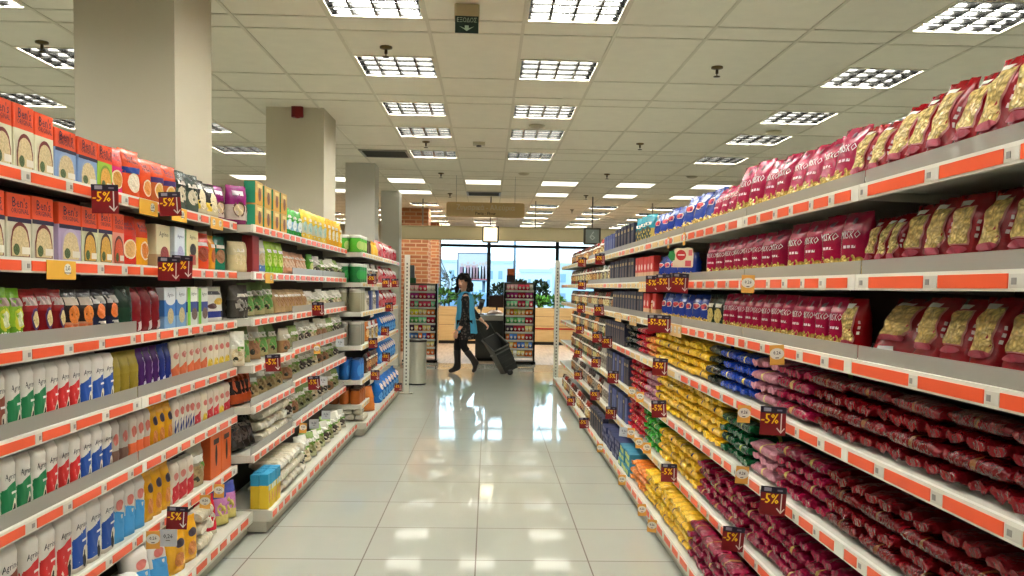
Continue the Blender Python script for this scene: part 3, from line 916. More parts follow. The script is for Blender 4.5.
for k in (-8, -6, -2, 0, 4, 6):
    for i, y in enumerate(ROWS):
        ceiling_light(TX0 + TW * k + TW / 2, y + .3, 'square louvred ceiling light, %s, %s from the camera end' % (CN[k], nth(i + 1)), False, 'louvred ceiling lights over the shelves')
FN = {-7: 'first', -5: 'second', -3: 'third', -1: 'fourth', 1: 'fifth', 3: 'sixth', 5: 'seventh'}
for k in (-7, -5, -3, -1, 1, 3, 5):
    for i, y in enumerate([13.45, 15.1, 17.25, 18.65, 20.05, 21.55, 22.85]):
        if k == -1 and i == 1:
            continue
        ceiling_light(TX0 + TW * k + TW / 2, y + .3, ('flat white ceiling panel light' if i < 2 else 'far louvred ceiling light') + ', %s column from left, %s row before the window' % (FN[k], nth(7 - i)), i < 2, 'ceiling lights near the checkouts')

# the ceiling tiles, opened where a light fitting sits
HOLES = [(TX0 + TW * k + TW / 2, y + .3) for k in (-8, -6, -2, 0, 4, 6) for y in ROWS] + [(TX0 + TW * k + TW / 2, y + .3) for k in (-7, -5, -3, -1, 1, 3, 5) for y in (17.25, 18.65, 20.05, 21.55, 22.85)]
hx = sorted({round(q + d, 4) for q, _ in HOLES for d in (-W2, W2)} | {XL, XR})
hy = sorted({round(q + d, 4) for _, q in HOLES for d in (-W2, W2)} | {YB, YF})
b = MB()
for i in range(len(hx) - 1):
    for j in range(len(hy) - 1):
        mx_, my_ = (hx[i] + hx[i + 1]) / 2, (hy[j] + hy[j + 1]) / 2
        if any(abs(mx_ - q) < W2 and abs(my_ - w) < W2 for q, w in HOLES):
            continue
        b.add([(hx[i], hy[j], CEIL), (hx[i], hy[j + 1], CEIL), (hx[i + 1], hy[j + 1], CEIL), (hx[i + 1], hy[j], CEIL)], [(0, 1, 2, 3)], TILE)
b.box(XL, XR, YB, YF, CEIL + .12, CEIL + .2, TILE)  # unseen slab added above the tiles to block light
struct('ceiling', b)

# vents
def vent(name, x, y, w, d, label):
    t = thing(name, label, 'air vent', (x, y, CEIL - .006))
    b = MB()
    for a in (-1, 1):
        b.box(a * w / 2 - .015, a * w / 2 + .015, -d / 2 - .015, d / 2 + .015, -.012, 0, M((150, 146, 132), 'metal'))
        b.box(-w / 2 + .015, w / 2 - .015, a * d / 2 - .015, a * d / 2 + .015, -.012, 0, M((150, 146, 132), 'metal'))
    link('frame', b.mesh('frame'), t)
    b = MB()
    n = 7
    b.box(-w / 2 + .015, w / 2 - .015, -d / 2 + .015, d / 2 - .015, -.001, 0, M((40, 40, 38), 'matte'))
    for i in range(n):
        y_ = -d / 2 + d * (i + .5) / n
        b.box(-w / 2 + .015, w / 2 - .015, y_ - .012, y_ + .006, -.01, -.006, M((96, 94, 86), 'matte'))
    link('slats', b.mesh('slats'), t)


vent('air_vent', -1.35, 10.97, .58, .54, 'dark slatted ceiling vent beside the second square column')
vent('air_vent', TX0 - TW / 2, 15.4, .58, .54, 'dark striped ceiling vent above the hanging aisle sign')

# sprinklers and detectors
SPR = [(386, 51), (42, 46), (426, 144), (441, 175), (450, 195), (717, 71), (640, 146), (607, 176), (586, 197), (572, 211)]
SL = ['over the aisle between the first two light rows', 'in the upper left corner beside the front square column', 'below the fourth light in the left aisle column', 'past the ceiling vent on the left of the aisle', 'left above the hanging aisle sign', 'over the right shelving nearest the camera', 'second from the camera on the right ceiling', 'third from the camera on the right ceiling', 'fourth from the camera on the right ceiling', 'above the numbered grey checkout sign']
for (px, py), s in zip(SPR, SL):
    x, y = on_ceiling(px, py, CEIL - .03)
    t = thing('sprinkler', 'small ceiling sprinkler ' + s, 'sprinkler', (x, y, CEIL), 0, 'ceiling sprinklers')
    b = MB()
    b.lathe([(.045, 0), (.045, -.012), (.015, -.02)], M((120, 104, 70), 'metal'), 12)
    link('ceiling_plate', b.mesh('ceiling_plate'), t)
    b = MB()
    b.lathe([(.011, -.02), (.011, -.05), (.004, -.052), (.004, -.07), (.026, -.071), (.026, -.075), (.001, -.076)], M((90, 80, 58), 'metal'), 10)
    link('spray_head', b.mesh('spray_head'), t)
for (px, py), s in zip([(537, 125), (524, 173), (774, 131), (692, 176)], ['between the aisle light columns', 'farther down the aisle', 'above the pink pasta bags', 'above the blue pasta bags']):
    x, y = on_ceiling(px, py)
    b = MB(); b.lathe([(.085, -.006), (.085, -.012), (.06, -.03), (.03, -.036), (.001, -.037)], M((206, 196, 168), 'plastic'), 16)
    o = link('smoke_detector', b.mesh('smoke_detector'), None, (x, y, CEIL))
    tag(o, 'flat round cream smoke detector on the ceiling ' + s, 'smoke detector', 'smoke detectors')
x, y = on_ceiling(479, 142)
b = MB(); b.box(-.07, .07, -.05, .05, -.04, -.006, M((196, 186, 160), 'plastic')); b.lathe([(.03, -.04), (.03, -.055), (.001, -.056)], M((90, 86, 78), 'plastic'), 12)
tag(link('ceiling_sensor', b.mesh('ceiling_sensor'), None, (x, y, CEIL)), 'small boxy sensor on the ceiling between the aisle lights', 'sensor')

# emergency exit box
ex, ey = on_ceiling(467, 5)
t = thing('exit_sign', 'cream emergency exit box with a dark green sign hanging from the ceiling', 'exit sign', (ex, ey, CEIL - .006), radians(2))
b = MB(); b.cbox(-.075, .075, -.045, .045, -.085, 0, M((196, 180, 140), 'plastic'), .012); link('housing', b.mesh('housing'), t)
b = MB(); b.box(-.07, .07, -.05, -.046, -.175, -.075, M((22, 50, 40), 'plastic'))
sg = link('sign_plate', b.mesh('sign_plate'), t)
b = MB()
T = Matrix.Translation((0, -.0508, 0)) @ Matrix.Rotation(pi / 2, 4, 'X')
text_on(b, 'ΕΞΟΔΟΣ', .036, T @ Matrix.Translation((0, -.10, 0)), M((206, 226, 206)), .82)
b.add([(-.045, -.0508, -.135), (-.012, -.0508, -.147), (-.012, -.0508, -.13), (.012, -.0508, -.13), (.012, -.0508, -.147), (.045, -.0508, -.135), (.0, -.0508, -.163)], [(0, 6, 1), (1, 6, 4), (4, 6, 5), (1, 4, 3, 2)], M((206, 226, 206)))
link('lettering', b.mesh('lettering'), sg)

# red alarm sounder on the second column
b = MB(); b.cbox(-.055, .055, -.05, 0, -.055, .055, M((120, 20, 22), 'plastic'), .012); b.lathe([(.03, -.052), (.02, -.06), (.001, -.062)], M((150, 40, 36), 'plastic'), 12, c=(0, -.02, 0))
p = at_depth(298, 112, 8.28)
tag(link('ceiling_alarm', b.mesh('ceiling_alarm'), None, (p.x, 8.279, p.z)), 'dark red fire alarm sounder high on the second square column', 'fire alarm')
# ---------------------------------------------------------------- shelving
SHELL = M((206, 204, 190), 'paint')
EDGE = M((226, 224, 212), 'plastic')
ORANGE = M((238, 96, 54), 'plastic')
PALE = M((222, 190, 130), 'paper')
LABEL = M((214, 210, 198), 'paper')
PRINT = M((150, 146, 140), 'paper')
BACKP = M((84, 78, 70), 'matte')
KICK = M((176, 172, 156), 'paint')
GUARD = clear('frosted_guard', (176, 172, 162), .62, .3)


def shelf_parts(root, org, s, X, xb, y0, y1, z, guard, plen, pale, gap=0.055):
    """one shelf: deck with brackets > price rail > guard. s: -1 left run, +1 right run; X front, xb back"""
    def bx(mb, xa, xc, ya, yc, za, zc, m):
        mb.box(min(xa, xc) - org[0], max(xa, xc) - org[0], ya - org[1], yc - org[1], za, zc, m)
    d = MB()
    bx(d, X + s * .004, xb, y0, y1, z + .022, z + .042, SHELL)
    for ya in (y0, y1 - .003):      # end bracket, deeper towards the back
        q = [(X + s * .006, z + .002), (X + s * .006, z + .022), (xb, z + .022), (xb, z - .012)]
        vs = [(x - org[0], yy - org[1], zz) for yy in (ya, ya + .003) for x, zz in q]
        d.add(vs, [(0, 1, 2, 3), (7, 6, 5, 4), (0, 4, 5, 1), (1, 5, 6, 2), (2, 6, 7, 3), (3, 7, 4, 0)], SHELL)
    sh = link('shelf', d.mesh('shelf'), root)
    r = MB()
    f = X - s * .010
    bx(r, X + s * .004, f, y0 + .001, y1 - .001, z, z + .046, EDGE)
    rr = random.Random(int(y0 * 100) + int(z * 1000))
    y = y0 + rr.uniform(.02, .08)
    while y < y1 - .05:
        L = plen * rr.uniform(.75, 1.15)
        e = min(y + L, y1 - .006)
        bx(r, f, f - s * .002, y, e, z + .006, z + .037, PALE if pale and rr.random() < .8 else ORANGE)
        g = min(e + gap * rr.uniform(.8, 1.3), y1 - .004)
        if g - e > .02:
            bx(r, f, f - s * .0015, e + .004, g - .004, z + .007, z + .036, LABEL)
            bx(r, f - s * .0015, f - s * .0025, e + (g - e) * .55, e + (g - e) * .8, z + .014, z + .028, PRINT)
        y = g
    link('price_rail', r.mesh('price_rail'), sh)
    if guard:
        g = MB()
        bx(g, X + s * .006, X + s * .009, y0 + .004, y1 - .004, z + .042, z + .042 + guard, GUARD)
        link('front_guard', g.mesh('front_guard'), sh)


def bay(label, s, X, Xb, xb, y0, y1, zs, guards, plen, pale, height=1.92, group=None):
    org = (xb, (y0 + y1) / 2, 0)
    t = thing('shelving_unit', label, 'shelving unit', org, 0, group)

    def part(name, boxes):
        mb = MB()
        for xa, xc, ya, yc, za, zc, m in boxes:
            mb.box(min(xa, xc) - org[0], max(xa, xc) - org[0], ya - org[1], yc - org[1], za, zc, m)
        return link(name, mb.mesh(name), t)
    part('back_panel', [(xb, xb - s * .006, y0, y1, .1, height, BACKP)])
    for ya in (y0, y1 - .03):
        part('upright', [(xb, xb + s * .03, ya, ya + .03, 0, height, SHELL)])
    part('plinth', [(Xb + s * .03, xb, y0 + .004, y1 - .004, .012, .075, KICK)] + [(Xb + s * .06, Xb + s * .1, q - .02, q + .02, 0, .012, KICK) for q in (y0 + .1, y1 - .1)])
    dk = part('base_deck', [(Xb, xb, y0, y1, .075, .14, SHELL)])
    r = MB()
    rr = random.Random(int(y0 * 71))
    f = Xb - s * .004
    r.box(min(f + s * .002, Xb) - org[0], max(f + s * .002, Xb) - org[0], y0 + .001 - org[1], y1 - .001 - org[1], .09, .135, EDGE)
    y = y0 + .02
    while y < y1 - .05:
        L = plen * rr.uniform(.7, 1.1)
        e = min(y + L, y1 - .006)
        r.box(min(f, Xb) - org[0], max(f, Xb) - org[0], y - org[1], e - org[1], .095, .128, PALE if pale and rr.random() < .3 else ORANGE)
        y = e + gap_of(rr)
    link('price_rail', r.mesh('price_rail'), dk)
    for z, g in zip(zs, guards):
        shelf_parts(t, org, s, X, xb, y0, y1, z, g, plen, pale)
    return t


def gap_of(rr):
    return rr.uniform(.045, .07)


SHN = ['top', 'second', 'third', 'fourth', 'fifth', 'sixth', 'bottom']
# right run: nine bays
RX, RXB, RBK = 1.08, .98, 1.55
RZ = [1.72, 1.46, 1.212, .948, .656, .352]
RJ = [.18, 1.305, 2.43, 3.55, 4.67, 5.79, 6.91, 8.03, 9.15, 10.27, 11.4, 12.3]
RD = {}
for i in range(len(RJ) - 1):
    far = RJ[i] > 4.5
    gh = .045 if RJ[i] < 9 else 0
    bay('right shelving bay, %s from the camera end of the run' % nth(i + 1), 1, RX, RXB, RBK, RJ[i] + .001, RJ[i + 1] - .001, RZ, [gh, gh, gh, 0, 0, 0],
        .30 if RJ[i] < 2.4 else (.14 if RJ[i] < 4.6 else .16), far, group='right-hand shelving bays')
# left run: two set back bays, three forward bays, two end bays
LZ = [1.743, 1.47, 1.195, .925, .656, .363]
LX, LXB, LBK = -1.43, -1.335, -1.665
MX, MXB, MBK = -1.344, -1.232, -1.565
EX, EXB, EBK = -1.20, -1.147, -1.565
MZ = [1.737, 1.47, 1.204, .935, .697, .415]
MZ2 = [1.737, 1.47, 1.204, .955, .727, .445]
EZ = [1.715, 1.43, 1.15, .83, .50, .265]
g = .05
bay('left shelving bay nearest the camera with rice cartons on top', -1, LX, LXB, LBK, .80, 2.139, LZ, [0, 0, g, g, g, 0], .19, False)
bay('left shelving bay of rice cartons before the first column', -1, LX, LXB, LBK, 2.141, 3.479, LZ, [0, 0, g, g, g, 0], .19, False)
bay('left shelving bay of rice pouches in front of the first column', -1, LX, LXB, LBK, 3.481, 4.80, LZ, [0, 0, 0, g, g, 0], .13, False)
bay('left shelving bay stepping out into the aisle with orange pulse bags', -1, MX, MXB, MBK, 4.82, 5.839, MZ, [0, 0, 0, 0, g, g], .12, False)
bay('left shelving bay of legume bags in front of the second column', -1, MX, MXB, MBK, 5.841, 6.909, MZ2, [0, g, g, g, g, g], .13, False)
bay('left shelving bay of legume bags next to the biscuit jars', -1, MX, MXB, MBK, 6.911, 7.97, MZ2, [0, g, g, g, g, g], .13, False)
t = bay('cream shelving bay holding green and blue jars, farther left run', -1, EX, EXB, EBK, 7.99, 9.599, EZ[:5], [0] * 5, .14, True)
shelf_parts(t, (EBK, (7.99 + 9.599) / 2, 0), -1, EX, EBK, 7.99, 8.52, EZ[5], 0, .14, True)
bay('cream shelving bay holding red and blue paper packs, end of left run', -1, EX, EXB, EBK, 9.601, 11.2, EZ[:5], [0] * 5, .14, True)
# perforated end posts
for x0, y, h, s in ((-1.085, 11.26, 1.86, 'left'), (1.02, 12.4, 1.86, 'right')):
    t = thing('end_post', 'white perforated end post closing the %s shelving run' % s, 'post', (x0, y, 0))
    b = MB(); b.box(-.035, .035, 0, .05, 0, h, M((214, 212, 196), 'paint')); link('post_body', b.mesh('post_body'), t)
    b = MB()
    n = 34
    for k in range(n):
        b.box(-.008, .008, -.001, .001, .12 + k * (h - .2) / n, .12 + k * (h - .2) / n + .022, M((60, 56, 50), 'matte'))
    link('slots', b.mesh('slots'), t)
    b = MB(); b.box(-.09, .09, -.02, .07, 0, .012, M((190, 186, 172), 'metal')); link('foot_plate', b.mesh('foot_plate'), t)

# ----------------------------------------------------------------- stocking
DESC = {}


def words(keys, phrase, cat):
    for k in keys.split():
        DESC[k] = (phrase, cat)


words('rice_cream', 'cream and orange rice carton', 'rice box'); words('rice_strip', 'cream rice carton with navy stripe', 'rice box')
words('rice_blue', 'light blue and orange rice carton', 'rice box'); words('rice_green', 'green and orange rice carton', 'rice box')
words('rice_lilac', 'lilac and orange rice carton', 'rice box'); words('rice_yellow', 'rice carton with golden rice bowl', 'rice box'); words('rice_red', 'pinkish red rice carton', 'rice box')
words('pouch_pink', 'bright pink rice pouch', 'rice pouch'); words('pouch_orangeblue', 'orange rice pouch with blue band', 'rice pouch'); words('pouch_orange', 'plain orange rice pouch', 'rice pouch')
words('pouch_orangepurple', 'orange rice pouch with purple band', 'rice pouch'); words('pouch_redorange', 'red rice pouch', 'rice pouch'); words('pouch_orangeyellow', 'yellow and orange rice pouch', 'rice pouch')
words('bag_darkgreen', 'dark green rice bag', 'rice bag'); words('bag_blackwhite', 'black and white rice bag', 'rice bag'); words('bag_purple', 'shiny purple rice bag', 'rice bag')
words('carton_tan', 'tan snack carton with green side', 'snack box'); words('pouch_greenblue', 'green snack pouch', 'snack pouch'); words('pouch_yellow', 'yellow snack pouch', 'snack pouch'); words('bottle_yellow', 'narrow yellow snack pouch', 'snack pouch')
words('carton_beige', 'beige rice carton', 'rice box'); words('carton_whiteblue', 'pale blue rice carton', 'rice box'); words('carton_beigegreen', 'beige rice carton with dark bowl', 'rice box')
words('pouch_orangered', 'orange red spice pouch', 'pouch'); words('pouch_yelloworange', 'yellow orange spice pouch', 'pouch'); words('pouch_teal', 'teal green spice pouch', 'pouch')
words('bag_beige', 'plump beige grain bag', 'grain bag'); words('carton_red', 'tall dark red carton', 'box'); words('pouch_whiteblue', 'white and blue pouch', 'pouch'); words('pouch_lime', 'lime green crispbread pouch', 'pouch')
words('pack_peach', 'peach crispbread pack', 'crispbread'); words('pouch_green', 'leaf green pouch', 'pouch')
words('legume_white', 'clear bag of white beans', 'bean bag'); words('legume_green', 'clear bag of green lentils', 'lentil bag'); words('legume_brown', 'clear bag of brown lentils', 'lentil bag'); words('legume_dark', 'clear bag of spotted beans', 'bean bag')
words('bag_lime', 'lime green rice bag', 'rice bag'); words('bag_red', 'dark red rice bag', 'rice bag'); words('bag_orangeblack', 'black rice bag with orange bowl', 'rice bag'); words('bag_navyorange', 'navy rice bag with orange bowl', 'rice bag')
words('bottle_darkgreen', 'plain dark green rice pouch', 'rice pouch'); words('bottle_red', 'rounded wine red rice pouch', 'rice pouch'); words('carton_bluewhite', 'blue and white rice carton', 'rice box'); words('carton_greenwhite', 'white rice carton with green edge', 'rice box')
words('pouch_white', 'wide white pouch with navy stripe', 'pouch'); words('bag_silverdark', 'dark silvery grain bag', 'grain bag'); words('bag_cleargreen', 'green labelled grain bag', 'grain bag'); words('pack_tan', 'tan cracker pack', 'crackers')
words('agrino_brown', 'white and brown rice pack', 'rice pack'); words('agrino_green', 'white and green rice pack', 'rice pack'); words('agrino_red', 'white and red rice pack', 'rice pack'); words('agrino_blue', 'white and blue rice pack', 'rice pack')
words('pouch_olive', 'olive yellow grain pouch', 'pouch'); words('pouch_purple', 'deep purple grain pouch', 'pouch'); words('pouch_navy', 'navy blue grain pouch', 'pouch')
words('flour_orange', 'white flour pack with orange base', 'flour'); words('flour_yellow', 'white flour pack with yellow spot', 'flour'); words('flour_grey', 'grey brown flour pack', 'flour'); words('flour_greyorange', 'grey and orange flour pack', 'flour')
words('pouch_amber', 'amber yellow flour pack', 'flour'); words('flour_stripe', 'white flour pack with navy stripes', 'flour'); words('flour_red', 'white flour pack with red base', 'flour'); words('flour_sky', 'sky blue flour pack', 'flour')
words('bag_orangebrown', 'orange striped pulse bag', 'pulse bag'); words('bag_clear', 'clear bag of pale pulses', 'pulse bag'); words('bag_black', 'large black pulse bag', 'pulse bag'); words('carton_orange', 'tall bright orange carton', 'box')
words('bag_whitegrey', 'squat white flour pack', 'flour'); words('bag_redwhite', 'red flour bag with white oval', 'flour'); words('bag_pastel', 'lilac and yellow flour bag', 'flour'); words('carton_yellowblue', 'yellow and blue carton', 'box'); words('roll_cream', 'cream rice sack', 'rice sack')
words('jar_green', 'light green lidded jar', 'jar'); words('jar_darkgreen', 'dark green lidded jar', 'jar'); words('jar_grey', 'tall grey beige jar', 'jar'); words('jar_silver', 'grey silver jar', 'jar'); words('jar_blue', 'blue drink can', 'can')
words('jar_amber', 'amber jar with brown lid', 'jar'); words('jar_brown', 'dark brown jar', 'jar'); words('bottle_mustard', 'yellow mustard bottle', 'bottle'); words('bag_orange', 'big orange bag', 'bag')
words('paper_red', 'red wrapped napkin pack', 'napkins'); words('paper_white', 'pale red napkin pack', 'napkins'); words('paper_blue', 'blue wrapped tissue pack', 'tissues')
words('pasta_red pasta_red_b pasta_red_c', 'red pasta bag with clear window', 'pasta'); words('pasta_pink pasta_pink_b', 'pink pasta bag', 'pasta'); words('pasta_blue pasta_blue_b', 'blue pasta bag', 'pasta')
words('pasta_green', 'blackish green pasta bag', 'pasta'); words('pasta_teal', 'teal and yellow pasta bag', 'pasta'); words('carton_navy', 'slim navy pasta carton', 'pasta box'); words('carton_bluegrey', 'blue grey pasta carton', 'pasta box'); words('carton_redwhite', 'red pasta carton', 'pasta box')
words('mix_brown', 'brown dried food bag', 'food bag'); words('mix_gold', 'gold and red food bag', 'food bag'); words('mix_red', 'dark red food bag', 'food bag'); words('mix_green', 'dull green food bag', 'food bag'); words('mix_white', 'off-white food bag', 'food bag'); words('mix_orange', 'orange food bag', 'food bag'); words('mix_dark', 'blackish food bag', 'food bag')
words('box_teal', 'flat teal carton', 'pasta box'); words('box_navyflat', 'flat navy carton', 'pasta box')
for k, p in dict(spag_red='dark red', spag_mag='magenta', spag_mauve='pale mauve', spag_blue='royal blue', spag_green='dark green', spag_black='greenish black', spag_yellow='yellow', spag_scarlet='scarlet', spag_leaf='bright green', spag_orange='orange').items():
    words(k, p + ' pasta pack', 'pasta')

COUNT = {}
XCOUNT = {}


def name_it(o, key, side, lvl, extra=''):
    ph, cat = DESC[key]
    sh = side + ' ' + SHN[lvl] + ' shelf'
    k = (ph, sh, extra)
    COUNT[k] = COUNT.get(k, 0) + 1
    o['category'] = cat
    o['group'] = ph + 's on the ' + sh
    o['_k'] = str(COUNT[k])
    XCOUNT.setdefault(k, []).append(o)


def label_all():
    for (ph, sh, extra), os_ in XCOUNT.items():
        for i, o in enumerate(os_):
            if len(os_) == 1:
                o['label'] = ('%s, %s on the %s' % (ph, extra, sh)) if extra else '%s on the %s' % (ph, sh)
            else:
                o['label'] = '%s %s from the near end, %s%s' % (nth(i + 1), ph, extra + ', ' if extra else '', sh)
            del o['_k']


def geom(side, y, lvl):
    """front plane, shelf top and facing for a run at depth y"""
    if side == 'right':
        if lvl == 6:
            return RXB + .004, .14, 1
        return RX, RZ[lvl] + .042, 1
    if y < 4.81:
        X, Xb, zz = LX, LXB, LZ
    elif y < 7.98:
        X, Xb, zz = MX, MXB, (MZ if y < 5.84 else MZ2)
    else:
        X, Xb, zz = EX, EXB, EZ
    if lvl == 6:
        return Xb - .004, .14, -1
    return X, zz[min(lvl, len(zz) - 1)] + .042, -1


def row(side, lvl, pa, pb, keys, n, h=None, rows=1, layers=1, tilt=0.0, inset=.018, fill=.95, jit=.004, dstep=None, turn=None, wide=None):
    keys = keys.split()
    X0, Z0, s = geom(side, 3.0 if (side == 'right' or pa < 238) else (6.5 if pa < 347 else 9), lvl)
    ya, yb = depth_at(pa, X0, Z0), depth_at(pb, X0, Z0)
    if side == 'left' and pa < 236:
        yb = min(yb, 4.79)
    if side == 'left' and 236 <= pa < 347:
        ya = max(ya, 4.84); yb = min(yb, 7.96)
    if side == 'left' and pa >= 382:
        yb = min(yb, 11.15)
    step = (yb - ya) / n
    for L in range(layers):
        for r in range(rows):
            for i in range(n):
                k = keys[(i * 7 + L * 3 + (i // 3)) % len(keys)] if len(keys) > 1 else keys[0]
                p = P[k]
                y = ya + step * (i + .5)
                X, Z, s = geom(side, y, lvl)
                hh = (h or p.h) * (RND.uniform(.88, 1.1) if p.name == 'legume_bag' else RND.uniform(.985, 1.015))
                sx = wide if wide else min(step * fill / p.w, 1.6)
                st = 1.0 if p.t <= .075 else 1.0
                d = inset + p.t / 2 + r * (dstep or p.t * 1.08) + RND.uniform(0, jit)
                if tilt:
                    d += .01
                tn = 0 if 'carton' in p.name or p.name in ('rice_pack', 'tissue_pack', 'napkin_pack') else (turn if turn is not None else .2)
                rz = (pi / 2 if s < 0 else -pi / 2) + s * tn * RND.uniform(.5, 1.3)
                d += p.w * sx * .45 * sin(abs(tn))
                sx *= 1 - .25 * tn
                o = put(p, (X + s * d, y, Z + .001 + L * hh + (.5 * p.t * sin(abs(tilt)) if tilt else 0)), (-tilt * RND.uniform(.7, 1.2), 0, rz), (sx, st, hh / p.h))
                ex = []
                if rows > 1:
                    ex.append('front row' if r == 0 else '%s row back' % nth(r + 1))
                if layers > 1:
                    ex.append(['lower layer', 'upper layer', 'third layer'][L])
                name_it(o, k, side, lvl, ' '.join(ex))


def pile(side, lvl, pa, pb, key, layers, alt=0, th=None, h=None, scale=1.0):
    """long packs lying on the shelf in layers, ends to the aisle or lengthways"""
    X0, Z0, s = geom(side, 3.0 if (side == 'right' or pa < 238) else (6.5 if pa < 347 else 9), lvl)
    ya, yb = depth_at(pa, X0, Z0), depth_at(pb, X0, Z0)
    X, Z, s = geom(side, (ya + yb) / 2, lvl)
    ps = P[key]
    ps = ps if isinstance(ps, list) else [ps]
    p0 = ps[0]
    W, T, L = p0.w * scale, p0.h * scale, p0.t * scale
    th = th or T * 1.0
    for l in range(layers):
        lay = ('%s layer' % nth(l + 1)) if l else 'lowest layer'
        if (l + alt) % 2 == 1:
            m = max(1, int(round((yb - ya) / (L * .93))))
            for i in range(m):
                y = ya + (yb - ya) * (i + .5) / m
                p = ps[RND.randrange(len(ps))]
                o = put(p, (X + s * (.012 + W * .5 + RND.uniform(0, .012)), y, Z + .008 + l * th + RND.uniform(0, .002)), (RND.uniform(-.015, .015), RND.uniform(-.12, .12), RND.uniform(-.04, .04) + (pi if RND.random() < .5 else 0)), (scale * .94, (yb - ya) / m / p0.t * .965, scale * .88))
                name_it(o, key, side, lvl, lay)
        else:
            m = max(1, int(round((yb - ya) / (W * 1.06))))
            for i in range(m):
                y = ya + (yb - ya) * (i + .5) / m
                p = ps[RND.randrange(len(ps))]
                o = put(p, (X + s * (.014 + L * .5 + RND.uniform(0, .022)), y, Z + .008 + l * th + RND.uniform(-.001, .002)), (RND.uniform(-.015, .015), RND.uniform(-.12, .12), s * -pi / 2 + RND.uniform(-.03, .03)), (scale * min(1.1, (yb - ya) / m / W) * .86, scale, scale * .88))
                name_it(o, key, side, lvl, lay)


# ---- left run, shelf by shelf, edges measured along the shelf front in the photograph
row('left', 0, -26, 20, 'rice_cream', 2); row('left', 0, 21, 61, 'rice_cream', 2); row('left', 0, 61.5, 103, 'rice_blue', 2); row('left', 0, 103, 118, 'rice_green', 1)
row('left', 0, 118, 133, 'pouch_pink', 1, .185); row('left', 0, 134, 150, 'pouch_orangeblue', 1, .2); row('left', 0, 150, 160, 'pouch_orange', 1, .18); row('left', 0, 160, 184, 'pouch_orangepurple', 2, .19)
row('left', 0, 184, 206, 'bag_darkgreen', 2, .19); row('left', 0, 206, 228, 'bag_blackwhite', 2, .19, tilt=.12); row('left', 0, 227, 236, 'bag_purple', 1, .2, turn=.5, wide=1.0)
row('left', 0, 239, 257, 'bag_purple', 2, .22, turn=.75, wide=1.0); row('left', 0, 258, 291, 'carton_tan', 4, .132, layers=2, fill=1.0); row('left', 0, 292, 307, 'pouch_greenblue', 3, .19); row('left', 0, 307, 331, 'pouch_yellow', 5, .23); row('left', 0, 331, 346, 'bottle_yellow', 4, .235)
row('left', 1, -34, 13, 'rice_strip', 2); row('left', 1, 14, 61, 'rice_strip', 2); row('left', 1, 65, 88, 'rice_lilac', 1); row('left', 1, 88, 118, 'rice_yellow', 2); row('left', 1, 118, 130, 'rice_red', 1)
row('left', 1, 130, 146, 'pouch_redorange', 1, .2); row('left', 1, 146, 158, 'pouch_orangeyellow', 1, .2); row('left', 1, 158, 178, 'carton_beige', 1); row('left', 1, 179, 190, 'carton_whiteblue', 1); row('left', 1, 190, 203, 'carton_beigegreen', 1)
row('left', 1, 204, 217, 'pouch_orangered', 1, .19); row('left', 1, 217, 222, 'pouch_yelloworange', 1, .185); row('left', 1, 222, 233, 'pouch_teal', 1, .19)
row('left', 1, 239, 255, 'bag_beige', 2, .17, turn=.7, wide=1.0); row('left', 1, 255, 264, 'carton_red', 1, .21); row('left', 1, 264, 272, 'pouch_whiteblue', 1, .2); row('left', 1, 272, 288, 'pouch_lime', 3, .2); row('left', 1, 288, 313, 'pack_peach', 7, .16, tilt=.2); row('left', 1, 313, 319, 'pouch_green', 1, .17); row('left', 1, 319, 346, 'legume_dark legume_green', 6, .15)
row('left', 2, -42, 36, 'bag_lime', 5); row('left', 2, 37, 76, 'bag_red', 3); row('left', 2, 76, 104, 'bag_orangeblack', 2); row('left', 2, 104, 128, 'bag_navyorange', 2); row('left', 2, 129, 141, 'bottle_darkgreen', 1); row('left', 2, 141, 169, 'bottle_red', 3)
row('left', 2, 169, 191, 'carton_bluewhite', 2); row('left', 2, 191, 212, 'carton_greenwhite', 2); row('left', 2, 213, 235, 'pouch_white', 1)
row('left', 2, 239, 258, 'bag_silverdark', 2, .19, turn=.8, wide=1.0); row('left', 2, 258, 285, 'bag_cleargreen', 3, .2, tilt=.15, turn=.6, wide=1.2); row('left', 2, 285, 313, 'pack_tan', 8, .16, tilt=.2); row('left', 2, 313, 346, 'legume_white legume_dark', 7, .15)
for lv, q in ((3, [(-60, 16, 'brown', 4), (17, 55, 'green', 3), (55, 88, 'red', 3), (88, 121, 'blue', 3)]), (4, [(-80, 9, 'brown', 4), (10, 55, 'green', 3), (55, 88, 'red', 3), (88, 119, 'blue', 3)]), (5, [(-60, -24, 'green', 2), (-24, 29, 'brown', 2), (30, 80, 'red', 3), (80, 122, 'blue', 3)])):
    for a, c, k, n in q:
        row('left', lv, a, c, 'agrino_' + k, n, .205 if lv < 5 else .225, rows=2)
row('left', 3, 121, 147, 'pouch_olive', 3, .2); row('left', 3, 147, 167, 'pouch_purple', 3, .2); row('left', 3, 167, 179, 'pouch_navy', 2, .2); row('left', 3, 179, 213, 'flour_orange', 5, .2); row('left', 3, 213, 236, 'flour_yellow', 4, .2)
row('left', 3, 239, 250, 'legume_white', 1, .2, turn=.7, wide=1.1); row('left', 3, 250, 289, 'bag_cleargreen legume_brown', 4, .21, tilt=.15, turn=.6, wide=1.2); row('left', 3, 289, 346, 'legume_brown legume_white legume_dark legume_green', 10, .17)
row('left', 4, 119, 137, 'flour_grey', 2, .2); row('left', 4, 137, 158, 'flour_greyorange', 3, .2); row('left', 4, 158, 180, 'pouch_amber', 3, .21); row('left', 4, 180, 201, 'flour_stripe', 4, .2); row('left', 4, 201, 236, 'flour_red flour_yellow', 6, .19)
